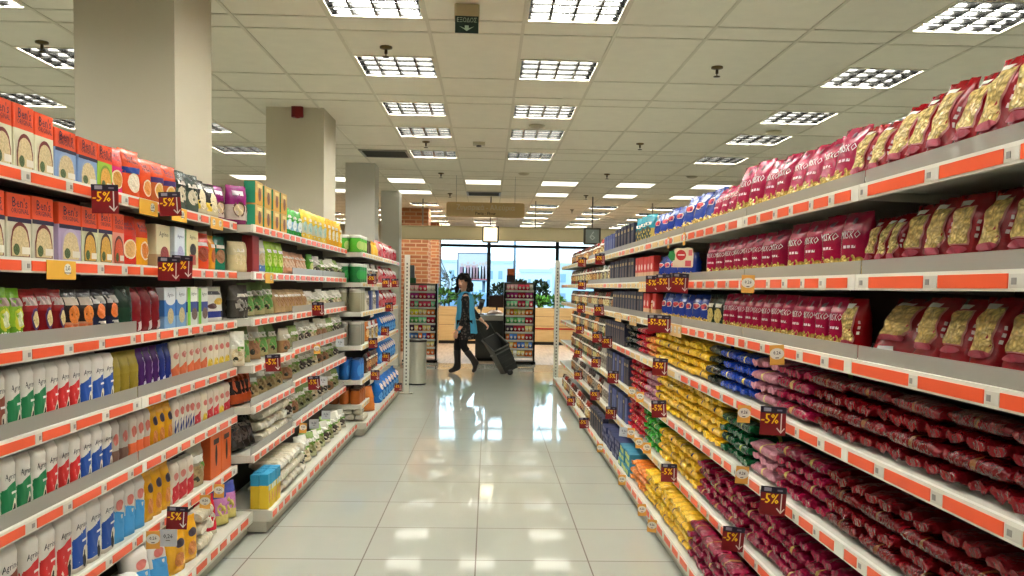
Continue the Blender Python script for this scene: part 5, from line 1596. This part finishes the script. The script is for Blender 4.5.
def snack_rack(x0, x1, Y, topz, which, n, themes):
    cx = (x0 + x1) / 2
    w = (x1 - x0) / 2
    t = thing('snack_rack', 'dark framed snack rack with nine rows of sweets, %s' % which, 'display rack', (cx, Y, 0))
    BK = M((40, 40, 38), 'metal')
    for s in (-1, 1):
        b = MB(); b.box(s * w - .014, s * w + .014, -.02, .34, .05, topz, BK); link('side_frame', b.mesh('side_frame'), t)
    b = MB(); b.box(-w + .014, w - .014, .32, .335, .1, topz, M((110, 106, 98), 'metal')); link('back_panel', b.mesh('back_panel'), t)
    b = MB(); b.box(-w - .03, w + .03, -.06, .38, .012, .05, BK)
    for sx in (-1, 1):
        for yy in (0, .32):
            b.lathe([(.02, 0), (.02, .012)], BK, 8, c=(sx * (w - .03), yy, 0))
    link('base', b.mesh('base'), t)
    nz = 9
    dz = (topz - .14) / nz
    for k in range(nz):
        z = .12 + dz * k
        b = MB(); b.box(-w + .016, w - .016, 0, .318, z, z + .012, M((170, 166, 156), 'metal')); sh = link('shelf', b.mesh('shelf'), t)
        b = MB(); b.box(-w + .016, w - .016, -.012, 0, z - .006, z + .03, M((206, 204, 196), 'plastic')); link('price_rail', b.mesh('price_rail'), sh)
        th = themes[k]
        for i in range(n):
            q = th[i * len(th) // n] if RND.random() < .75 else RND.choice(th)
            pr = SNK[q]
            o = put(pr, (cx - w + .03 + (2 * w - .06) * (i + .5) / n, Y + .035, z + .0135), (0, 0, RND.uniform(-.1, .1)), ((2 * w - .06) / n / .085 * .97, .8, dz * .8 / .12))
            o['category'] = 'snack pack'
            o['group'] = 'snack packs on the rack ' + which
            o['label'] = '%s snack pack, %s from the left, %s row up, rack %s' % (CNAME[q], nth(i + 1), nth(k + 1), which)


TH = [[7, 11, 4], [4, 5, 11], [5, 4, 8], [10, 8, 11], [3, 9, 8], [2, 11, 4], [9, 0, 9], [1, 8, 1], [6, 0, 7]]
a, c = at_depth(404, 340, 15.95), at_depth(436, 340, 15.95)
snack_rack(a.x, c.x, 15.95, 1.50, 'by the brick pillar', 7, TH)
a, c = at_depth(504, 340, 15.9), at_depth(534, 340, 15.9)
snack_rack(a.x, c.x, 15.9, 1.55, 'beside the checkout', 7, TH)
# toppers
p = at_depth(516, 283, 16.05)
t = thing('display_topper', 'small orange and brown display box on top of the checkout rack', 'display box', (p.x - .1, 16.05, 1.552))
b = MB(); b.cbox(-.08, .08, 0, .08, 0, .13, M((70, 56, 50), 'paper'), .006); link('box_body', b.mesh('box_body'), t)
b = MB(); b.cbox(-.07, .07, -.005, .06, .13, .26, M((206, 110, 60), 'paper'), .006); link('header_card', b.mesh('header_card'), t)
p = at_depth(411, 280, 16.05)
t = thing('display_topper', 'dark bottle display standing on the rack by the brick pillar', 'display box', (p.x, 16.05, 1.502))
b = MB(); b.cbox(-.09, .09, 0, .09, 0, .1, M((46, 96, 60), 'paper'), .006); link('box_body', b.mesh('box_body'), t)
b = MB(); b.cbox(-.06, .06, .01, .08, .1, .34, M((96, 110, 116), 'plastic'), .02); link('header_card', b.mesh('header_card'), t)

# ---------------------------------------------------------------- waste bin
p = at_depth(416, 382, 12.4)
t = thing('waste_bin', 'cylindrical brushed steel waste bin at the end of left shelving', 'bin', (p.x, 12.4, 0))
b = MB(); b.lathe([(.145, .02), (.15, .03), (.15, .62), (.152, .63)], M((222, 218, 206), 'metal'), 24); link('bin_body', b.mesh('bin_body'), t)
b = MB(); b.lathe([(.14, 0), (.14, .02)], M((40, 40, 38), 'plastic'), 20); link('base_ring', b.mesh('base_ring'), t)
b = MB(); b.lathe([(.155, .63), (.155, .66), (.11, .68), (.10, .67), (.09, .60)], M((70, 68, 64), 'metal'), 24); link('rim', b.mesh('rim'), t)

# ------------------------------------------------------------- the outdoors
b = MB(); b.box(-60, 60, YF, 90, -.3, -.12, M((150, 152, 150), 'matte')); o = struct('ground_outside', b)
# billboard
BY = 42
a, c = at_depth(457, 281, BY), at_depth(491, 253, BY)
t = thing('billboard', 'street billboard with a red and white picture beyond the window', 'billboard', ((a.x + c.x) / 2, BY, -.12))
w = (c.x - a.x) / 2
z0, z1 = a.z + .12, c.z + .12
b = MB(); b.box(-w, w, 0, .2, z0, z1, M((90, 104, 120), 'metal')); link('frame', b.mesh('frame'), t)
b = MB()
b.box(-w + .06, w - .06, -.03, 0, z0 + .06, z1 - .06, M((206, 196, 196), 'paper'))
r = random.Random(9)
for i in range(9):
    x, hh = -.72 + .18 * i, .5 + .18 * r.random()
    c_ = r.choice([(206, 150, 150), (226, 220, 226), (170, 120, 130), (216, 190, 190)])
    zb, H = z0 + .12, (z1 - z0) * hh
    b.add([(x * w - .13, -.034, zb), (x * w + .13, -.034, zb), (x * w + .10, -.034, zb + H * .72), (x * w - .10, -.034, zb + H * .72)], [(0, 1, 2, 3)], M(c_, 'paper'))
    b.add([(x * w + .07 * cos(q), -.035, zb + H * .84 + .085 * sin(q)) for q in [2 * pi * n_ / 10 for n_ in range(10)]], [tuple(range(10))], M((214, 180, 164), 'paper'))
b.box(-w + .1, w - .1, -.033, -.031, z0 + .08, z0 + .2, M((196, 70, 76), 'paper'))
link('poster', b.mesh('poster'), t)
b = MB(); b.tube([(-w * .6, .1, 0), (-w * .6, .1, z0)], .08, M((100, 110, 120), 'metal'), 8); b.tube([(w * .6, .1, 0), (w * .6, .1, z0)], .08, M((100, 110, 120), 'metal'), 8); link('posts', b.mesh('posts'), t)
# lamp post
p = at_depth(514, 300, 38)
t = thing('street_lamp', 'thin grey street lamp post seen through the window', 'street lamp', (p.x, 38, -.12))
b = MB(); b.tube([(0, 0, 0), (0, 0, 6.2)], [.07, .045], M((110, 124, 134), 'metal'), 8); link('pole', b.mesh('pole'), t)
b = MB(); b.tube([(0, 0, 6.2), (.5, 0, 6.4), (1.1, 0, 6.45)], .03, M((110, 124, 134), 'metal'), 6); b.cbox(1.0, 1.5, -.1, .1, 6.38, 6.48, M((120, 130, 136), 'metal'), .03); link('lamp_head', b.mesh('lamp_head'), t)


# parked car
def car(x, y, rz, label, col):
    t = thing('car', label, 'car', (x, y, -.12), rz)
    b = MB()
    side = [(-2.1, .3), (2.1, .3), (2.15, .62), (1.95, .85), (1.05, .93), (.45, 1.38), (-.9, 1.42), (-1.7, .98), (-2.1, .9)]
    n = len(side)
    rs = []
    for yy, k in ((-.84, .94), (-.8, 1), (.8, 1), (.84, .94)):
        rs.append([Vector((a * (k if False else 1), yy * (1 - .12 * max(0, z - .9)), .3 + (z - .3) * k)) for a, z in side])
    b.rings(rs, M(col, 'plastic'), smooth=False)
    link('car_body', b.mesh('car_body'), t)
    b = MB()
    for s in (-1, 1):
        yy = s * .80
        vs = [(-1.45, yy, .97), (.95, yy, .95), (.42, yy * .97, 1.3), (-.85, yy * .97, 1.33)]
        b.add(vs, [(0, 1, 2, 3)] if s < 0 else [(3, 2, 1, 0)], M((60, 76, 90), 'plastic'))
    link('side_window', b.mesh('side_window'), t)
    for a in (-1.3, 1.3):
        for s in (-1, 1):
            b = MB(); b.lathe([(.001, -.1), (.3, -.1), (.32, -.06), (.32, .06), (.3, .1), (.001, .1)], M((30, 30, 32), 'plastic'), 16)
            o = link('wheel', b.mesh('wheel'), t, (a, s * .76, .32), (pi / 2, 0, 0))


p = at_depth(470, 296, 31)
car(p.x, 31, .15, 'pale blue grey car parked outside the window behind the woman', (150, 176, 200))


def building(px0, px1, pyt, Y, col, label, rows_, cols):
    a, c = at_depth(px0, pyt, Y), at_depth(px1, pyt, Y)
    h = a.z + .12
    t = thing('building', label, 'building', ((a.x + c.x) / 2, Y, -.12))
    w = (c.x - a.x) / 2
    b = MB(); b.box(-w, w, 0, 8, 0, h, M(col, 'paint')); b.box(-w - .1, w + .1, -.1, .1, h, h + .25, M(tuple(int(v * .9) for v in col), 'paint')); link('walls', b.mesh('walls'), t)
    for r in range(rows_):
        for k in range(cols):
            x = -w + 2 * w * (k + .5) / cols
            z = h * (r + .55) / (rows_ + .2)
            b = MB(); b.box(x - .22 * 2 * w / cols, x + .22 * 2 * w / cols, -.06, 0, z - h * .18 / rows_, z + h * .22 / rows_, M((150, 172, 190), 'plastic')); link('window', b.mesh('window'), t)


building(520, 552, 272, 60, (222, 226, 228), 'pale white building right of the street lamp', 2, 5)
building(438, 515, 262, 75, (214, 222, 228), 'long pale building behind the billboard', 2, 8)
building(556, 640, 266, 66, (206, 214, 220), 'pale building at the right end of the view outside', 2, 6)
# bare tree
p = at_depth(449, 300, 46)
t = thing('bare_tree', 'thin bare tree left of the billboard outside', 'tree', (p.x, 46, -.12))
b = MB()
r = random.Random(4)
def limb(p0, d, L, rad, n):
    p1 = p0 + d * L
    b.tube([p0, (p0 + p1) / 2 + Vector((r.uniform(-.05, .05),) * 3) * L, p1], [rad, rad * .8, rad * .6], M((128, 124, 120), 'matte'), 5)
    if n:
        for _ in range(3):
            limb(p1, (d + Vector((r.uniform(-.7, .7), r.uniform(-.5, .5), r.uniform(-.1, .5)))).normalized(), L * .68, rad * .55, n - 1)
limb(Vector((0, 0, 0)), Vector((0, 0, 1)), 1.8, .09, 4)
link('trunk', b.mesh('trunk'), t)

w = bpy.data.worlds.new('overcast_sky')
bpy.context.scene.world = w
w.use_nodes = True
nt = w.node_tree
bg = nt.nodes['Background']
tc = nt.nodes.new('ShaderNodeTexCoord')
sp = nt.nodes.new('ShaderNodeSeparateXYZ'); nt.links.new(tc.outputs['Generated'], sp.inputs[0])
cr = nt.nodes.new('ShaderNodeValToRGB')
cr.color_ramp.elements[0].position = .0; cr.color_ramp.elements[0].color = lin((222, 240, 248))
cr.color_ramp.elements[1].position = .35; cr.color_ramp.elements[1].color = lin((176, 212, 236))
nt.links.new(sp.outputs['Z'], cr.inputs[0]); nt.links.new(cr.outputs[0], bg.inputs[0])
bg.inputs[1].default_value = 2.0
# --------------------------------------------------------------- the woman
# local frame: she walks towards -X, the camera sees her left side; origin on the floor
WX, WYD = at_depth(465, 374, 14.0).x, 14.0


def skin_mesh(name, verts, edges, radii, mat, root=0, sub=2, smooth=True):
    me = bpy.data.meshes.new(name)
    me.from_pydata([Vector(v) for v in verts], edges, [])
    o = bpy.data.objects.new(name, me)
    COL.objects.link(o)
    o.modifiers.new('skin', 'SKIN')
    for i, q in enumerate(radii):
        q = q if isinstance(q, tuple) else (q, q)
        me.skin_vertices[0].data[i].radius = q
        me.skin_vertices[0].data[i].use_root = (i == root)
    sb = o.modifiers.new('sub', 'SUBSURF'); sb.levels = sub; sb.render_levels = sub
    dg = bpy.context.evaluated_depsgraph_get()
    ev = o.evaluated_get(dg)
    res = bpy.data.meshes.new_from_object(ev)
    bpy.data.objects.remove(o)
    res.materials.clear(); res.materials.append(mat)
    for p in res.polygons:
        p.use_smooth = smooth
    res.name = name
    return res


SKIN = M((232, 178, 150), 'plastic')
WX -= .05
woman = thing('person', 'woman in a sky blue tabard and black boots walking, pulling a black basket cart', 'person', (WX, WYD, 0))
# joints --------------------------------------------------------------
V = [(.05, 0, .86), (.045, 0, .98), (.04, 0, 1.12), (.04, 0, 1.25), (.035, 0, 1.33), (.02, 0, 1.385),    # 0 pelvis .. 4 neck base, 5 neck
     (.0, -.005, 1.455), (-.005, -.01, 1.53), (.0, -.01, 1.58),                                              # 6 jaw/skull, 7 brow, 8 crown
     (.03, -.15, 1.285), (.05, -.19, 1.04), (-.02, -.205, .80), (-.07, -.205, .73),                         # 9-12 near arm (her left)
     (.03, .15, 1.285), (.14, .19, 1.07), (.29, .20, .91), (.35, .20, .86),                                # 13-16 far arm, drawn back to the cart
     (.04, -.085, .83), (.02, -.09, .47), (.22, -.09, .22), (.26, -.09, .16),                               # 17-20 near leg, trailing
     (.04, .085, .83), (-.09, .085, .48), (-.075, .085, .12), (-.075, .085, .07)]                            # 21-24 far leg, leading
E = [(0, 1), (1, 2), (2, 3), (3, 4), (4, 5), (5, 6), (6, 7), (7, 8), (3, 9), (9, 10), (10, 11), (11, 12), (3, 13), (13, 14), (14, 15), (15, 16), (0, 17), (17, 18), (18, 19), (19, 20), (0, 21), (21, 22), (22, 23), (23, 24)]
RD_ = [(.13, .15), (.105, .125), (.11, .13), (.10, .13), (.06, .075), (.048, .05), (.072, .066), (.095, .08), (.075, .065), .052, .042, .034, .028, .052, .042, .034, .028, (.085, .085), .058, .045, .04, (.085, .085), .058, .045, .04]
body = skin_mesh('body', V, E, RD_, SKIN)
link('body', body, woman)


def hand(name, P0, d, up, curl):
    """palm with four fingers and a thumb; d towards the fingertips, up away from the palm"""
    d = Vector(d).normalized(); up = Vector(up).normalized(); sd = d.cross(up)
    P0 = Vector(P0)
    v, e, r = [], [], []
    def ad(p, q, rad):
        v.append(p); r.append(rad)
        if q is not None:
            e.append((q, len(v) - 1))
        return len(v) - 1
    w = ad(P0 - d * .02, None, (.024, .02))
    m = ad(P0 + d * .05, w, (.036, .018))
    for k, L in zip((-1.5, -.5, .5, 1.5), (.062, .074, .07, .054)):
        a = ad(P0 + d * .085 + sd * .018 * k, m, .0095)
        b1 = ad(v[a] + (d * cos(curl * .6) - up * sin(curl * .6)) * L * .5, a, .0085)
        ad(v[b1] + (d * cos(curl * 1.3) - up * sin(curl * 1.3)) * L * .5, b1, .007)
    a = ad(P0 + d * .025 + sd * .04 - up * .01, w, .011)
    b1 = ad(v[a] + (d * .8 + sd * .45 - up * .3).normalized() * .035, a, .0095)
    ad(v[b1] + (d * .95 - up * .3).normalized() * .03, b1, .008)
    return skin_mesh(name, v, e, r, SKIN, 0, 1)


link('hand', hand('hand', (-.075, -.207, .725), (-.35, 0, -.93), (0, -1, 0), .8), woman)
link('hand', hand('hand', (.355, .2, .855), (.75, 0, -.65), (.6, .2, .7), 1.2), woman)


def loft(rows, mat, n=20, name='garment', jit=0, seed=1):
    """rings: (z, cx, cy, rx, ry)"""
    b = MB()
    rr = random.Random(seed)
    ph = rr.uniform(0, 6)
    rs = []
    for z, cx, cy, rx, ry in rows:
        rs.append([Vector((cx + rx * cos(a) * (1 + jit * sin(5 * a + ph + z * 9)), cy + ry * sin(a) * (1 + jit * sin(6 * a + ph)), z)) for a in [2 * pi * k / n for k in range(n)]])
    b.rings(rs, mat, cap=False)
    return b.mesh(name)


PAT = bpy.data.materials.new('dark_patterned_cloth')
PAT.use_nodes = True
nt = PAT.node_tree
vo = nt.nodes.new('ShaderNodeTexVoronoi'); vo.inputs['Scale'].default_value = 26
tc = nt.nodes.new('ShaderNodeTexCoord'); nt.links.new(tc.outputs['Object'], vo.inputs['Vector'])
cr = nt.nodes.new('ShaderNodeValToRGB')
cr.color_ramp.elements[0].position = .2; cr.color_ramp.elements[0].color = lin((92, 84, 78))
cr.color_ramp.elements[1].position = .5; cr.color_ramp.elements[1].color = lin((30, 27, 28))
nt.links.new(vo.outputs['Distance'], cr.inputs[0]); nt.links.new(cr.outputs[0], nt.nodes['Principled BSDF'].inputs['Base Color'])
nt.nodes['Principled BSDF'].inputs['Roughness'].default_value = .9
BLACK, BOOT = M((20, 19, 21), 'cloth'), M((34, 28, 26), 'plastic')
BLUE = M((86, 176, 216), 'cloth')
# tunic: skirt and sleeves
link('tunic', loft([(.58, .045, 0, .175, .20), (.66, .05, 0, .170, .20), (.78, .05, 0, .16, .19), (.88, .05, 0, .148, .172), (1.0, .045, 0, .122, .15), (1.12, .04, 0, .126, .155), (1.24, .04, 0, .115, .165), (1.31, .037, 0, .088, .125), (1.36, .03, 0, .062, .07)], PAT, name='tunic', jit=.03), woman)
link('sleeve', skin_mesh('sleeve', [(.035, -.105, 1.315), (.043, -.16, 1.22), (.05, -.19, 1.04), (-.0, -.203, .87), (-.035, -.207, .79)], [(0, 1), (1, 2), (2, 3), (3, 4)], [.072, .07, .06, .05, .046], PAT, 0, 2), woman)
link('sleeve', skin_mesh('sleeve', [(.035, .105, 1.315), (.08, .165, 1.2), (.14, .19, 1.07), (.235, .2, .96), (.29, .2, .91)], [(0, 1), (1, 2), (2, 3), (3, 4)], [.066, .064, .056, .048, .045], PAT, 0, 2), woman)
# tabard: front and back panels joined over the shoulders, open at the sides under the arm
b = MB()
for fx in (-1, 1):
    rows_ = [(.68, .205 if fx > 0 else .165, .18), (.8, .19 if fx > 0 else .158, .178), (.92, .168, .166), (1.05, .146, .15), (1.16, .145, .15), (1.25, .135, .145), (1.31, .11, .125), (1.345, .07, .11)]
    g = []
    for z, rx, ry in rows_:
        ln = []
        for k in range(11):
            a = -1.25 + 2.5 * k / 10
            ln.append(Vector((.045 + fx * rx * cos(a) ** .7, ry * 1.02 * sin(a), z + .006 * sin(5 * a + fx))))
        g.append(ln)
    vs = [p for ln in g for p in ln]
    fs = [(j * 11 + k, j * 11 + k + 1, (j + 1) * 11 + k + 1, (j + 1) * 11 + k) for j in range(len(g) - 1) for k in range(10)]
    b.add(vs, fs, BLUE, True)
for s in (-1, 1):
    b.tube([(.155, s * .115, 1.30), (.10, s * .118, 1.35), (.04, s * .115, 1.365), (-.03, s * .112, 1.345), (-.07, s * .108, 1.30)], .014, BLUE, 8)
link('tabard', b.mesh('tabard'), woman)
# pocket card
b = MB(); b.box(-.135, -.12, -.08, .0, .74, .84, M((190, 200, 206), 'paper')); link('pocket', b.mesh('pocket'), woman)
# leggings
link('leggings', skin_mesh('leggings', [(.045, 0, .84), (.04, -.085, .80), (.035, -.09, .65), (.015, -.09, .47), (.10, -.09, .36), (.04, .085, .80), (-.03, .087, .65), (-.09, .085, .48), (-.085, .085, .34)], [(0, 1), (1, 2), (2, 3), (3, 4), (0, 5), (5, 6), (6, 7), (7, 8)], [(.13, .13), .095, .088, .068, .06, .095, .088, .068, .06], BLACK, 0, 2), woman)


def boot(top, mid, ankle, heel, ball, toe, nm):
    return skin_mesh(nm, [top, mid, ankle, heel, ball, toe], [(0, 1), (1, 2), (2, 3), (2, 4), (4, 5)], [(.07, .07), (.066, .062), (.05, .05), (.04, .04), (.036, .042), (.026, .032)], BOOT, 2, 2)


link('boot', boot((.045, -.09, .42), (.12, -.09, .33), (.225, -.09, .20), (.275, -.09, .16), (.215, -.09, .085), (.175, -.09, .032), 'boot'), woman)
link('boot', boot((-.09, .085, .42), (-.085, .085, .28), (-.075, .085, .105), (-.045, .085, .042), (-.17, .08, .042), (-.235, .075, .032), 'boot'), woman)
# face, turned towards the camera
fwd = Vector((-.55, -.83, -.03)).normalized()
sid = Vector((0, 0, 1)).cross(fwd)
C0 = Vector((-.005, -.01, 1.505))


def at(a, z, r):
    return C0 + (fwd * cos(a) + sid * sin(a)) * r + Vector((0, 0, z))


b = MB()
def blob(p, r, m, sz=1.0, n=8):
    b.lathe([(.001, -r * sz), (r * .7, -r * sz * .7), (r, 0), (r * .7, r * sz * .7), (.001, r * sz)], m, n, c=tuple(p))
# head shell in front of the skull so the face reads
fb = MB()
rs = []
for z, rx, ry in [(-.115, .02, .03), (-.10, .045, .055), (-.06, .06, .075), (0, .07, .088), (.05, .07, .09), (.09, .055, .07), (.11, .02, .03)]:
    rs.append([C0 + sid * rx * cos(a) + fwd * ry * sin(a) + Vector((0, 0, z)) for a in [2 * pi * k / 16 for k in range(16)]])
fb.rings(rs, SKIN)
# nose
fb.rings([[at(-.13, .015, .085), at(.13, .015, .085), at(0, .03, .082)], [at(-.2, -.025, .088), at(.2, -.025, .088), at(0, -.018, .108)], [at(-.15, -.036, .084), at(.15, -.036, .084), at(0, -.036, .092)]], SKIN)
head = link('head', fb.mesh('head'), woman)
for s in (-1, 1):
    blob(at(s * .38, .015, .080), .011, M((226, 220, 212), 'plastic'), .7); blob(at(s * .38, .015, .087), .006, M((40, 30, 26), 'plastic'), 1)
link('eyes', b.mesh('eyes'), head); b = MB()
for s in (-1, 1):
    b.tube([at(s * .2, .036, .088), at(s * .4, .042, .084), at(s * .6, .036, .077)], .004, M((46, 34, 28), 'matte'), 5)
link('eyebrows', b.mesh('eyebrows'), head); b = MB()
b.tube([at(-.32, -.058, .074), at(-.12, -.066, .083), at(.12, -.066, .083), at(.32, -.058, .074)], [.004, .008, .008, .004], M((176, 80, 76), 'plastic'), 6)
link('mouth', b.mesh('mouth'), head); b = MB()
for s in (-1, 1):
    b.lathe([(.001, -.03), (.012, -.02), (.014, 0), (.016, .02), (.001, .03)], SKIN, 8, c=tuple(at(s * 1.55, 0, .073)), sx=.6)
link('ears', b.mesh('ears'), head)
# hair: curly dark bob
b = MB()
HAIR = M((28, 20, 18), 'matte')
r = random.Random(5)
back = -fwd
for i in range(150):
    a = r.uniform(0, 2 * pi)
    z = r.uniform(-.13, .13)
    dirv = fwd * cos(a) + sid * sin(a)
    if cos(a) > .35 and z < .062:
        continue
    rad = math.sqrt(max(0.02, 1 - (max(z, 0) / .135) ** 2)) * (.112 if z > -.02 else .132)
    p = C0 + Vector((0, 0, z + .012)) + dirv * rad * (1.0 if cos(a) < .3 else .88) + back * .016
    blob(p, r.uniform(.026, .042), HAIR, r.uniform(.9, 1.5), 7)
b.rings([[C0 + back * .022 + Vector((0, 0, z)) + (fwd * cos(q) * k * .9 + sid * sin(q) * k) for q in [2 * pi * i / 16 for i in range(16)]] for z, k in ((.03, .098), (.08, .095), (.115, .065), (.132, .02))], HAIR)
link('hair', b.mesh('hair'), woman)

# ------------------------------------------------------------- basket cart
p = at_depth(508, 373, 14.0)
CR = Matrix.Rotation(radians(-27), 4, 'Y') @ Matrix.Rotation(radians(18), 4, 'Z')
t = thing('basket_cart', 'tall black plastic basket cart tilted on its wheels behind the woman', 'shopping cart', (p.x, 14.0, 0))
BP = M((42, 44, 42), 'plastic'); GP = M((96, 98, 94), 'plastic')
T0 = Matrix.Translation((.02, 0, .06)) @ CR @ Matrix.Scale(.88, 4)


def tb(mb, x0, x1, y0, y1, z0, z1, m):
    mb.box(x0, x1, y0, y1, z0, z1, m, T0)


def bucket(mb, z0, z1, w0, w1, d0, d1, cut=0.0):
    th = .012
    for (a, b_) in ((w0, w1),):
        lo = [(-w0, -d0), (w0, -d0), (w0, d0), (-w0, d0)]
        hi = [(-w1, -d1), (w1, -d1), (w1, d1), (-w1, d1)]
        zc = [z1 - cut, z1 - cut, z1, z1]
        vo = [T0 @ Vector((x, y, z0)) for x, y in lo] + [T0 @ Vector((x, y, zc[i])) for i, (x, y) in enumerate(hi)]
        vi = [T0 @ Vector((x * .93, y * .93, z0 + th)) for x, y in lo] + [T0 @ Vector((x * .93, y * .93, zc[i])) for i, (x, y) in enumerate(hi)]
        mb.add(vo, [(0, 3, 2, 1), (0, 1, 5, 4), (1, 2, 6, 5), (2, 3, 7, 6), (3, 0, 4, 7)], BP)
        mb.add(vi, [(0, 1, 2, 3), (4, 5, 1, 0), (5, 6, 2, 1), (6, 7, 3, 2), (7, 4, 0, 3)], BP)
        for i in range(4):
            j = (i + 1) % 4
            mb.tube([vo[4 + i], vo[4 + j]], .013, GP, 6)


b = MB(); bucket(b, 0, .40, .135, .15, .16, .18)
for z in (.1, .2, .3):
    tb(b, -.152, .152, -.186, -.176, z, z + .012, BP)
link('lower_basket', b.mesh('lower_basket'), t)
b = MB(); bucket(b, .34, .74, .14, .165, .165, .2, .27)
link('upper_basket', b.mesh('upper_basket'), t)
for s in (-1, 1):
    b = MB(); b.lathe([(.001, -.015), (.045, -.015), (.05, 0), (.045, .015), (.001, .015)], M((24, 24, 24), 'plastic'), 14)
    link('wheel', b.mesh('wheel'), t, (.03, s * .15, .05), (pi / 2, 0, 0))
b = MB(); b.tube([T0 @ Vector((-.12, .19, .5)), T0 @ Vector((-.13, .2, .95)), T0 @ Vector((.0, .2, 1.0)), T0 @ Vector((.13, .2, .95)), T0 @ Vector((.12, .19, .5))], .012, BP, 8)
link('handle', b.mesh('handle'), t)

# ------------------------------------------------------------------ finish
label_all()
for p in list(P.values()) + SNK:
    for q in (p if isinstance(p, list) else [p]):
        for k in q.kids:
            bpy.data.objects.remove(k)
        bpy.data.objects.remove(q.root)
sc = bpy.context.scene
sc.view_settings.view_transform = 'Standard'
sc.view_settings.look = 'None'
sc.view_settings.exposure = 1.04
sc.view_settings.gamma = .93
sc.cycles.use_denoising = True
sc.cycles.max_bounces = 6
sc.cycles.diffuse_bounces = 3
sc.cycles.glossy_bounces = 3
sc.cycles.transparent_max_bounces = 12
sc.cycles.sample_clamp_indirect = 6
sc.cycles.caustics_reflective = False
sc.cycles.caustics_refractive = False
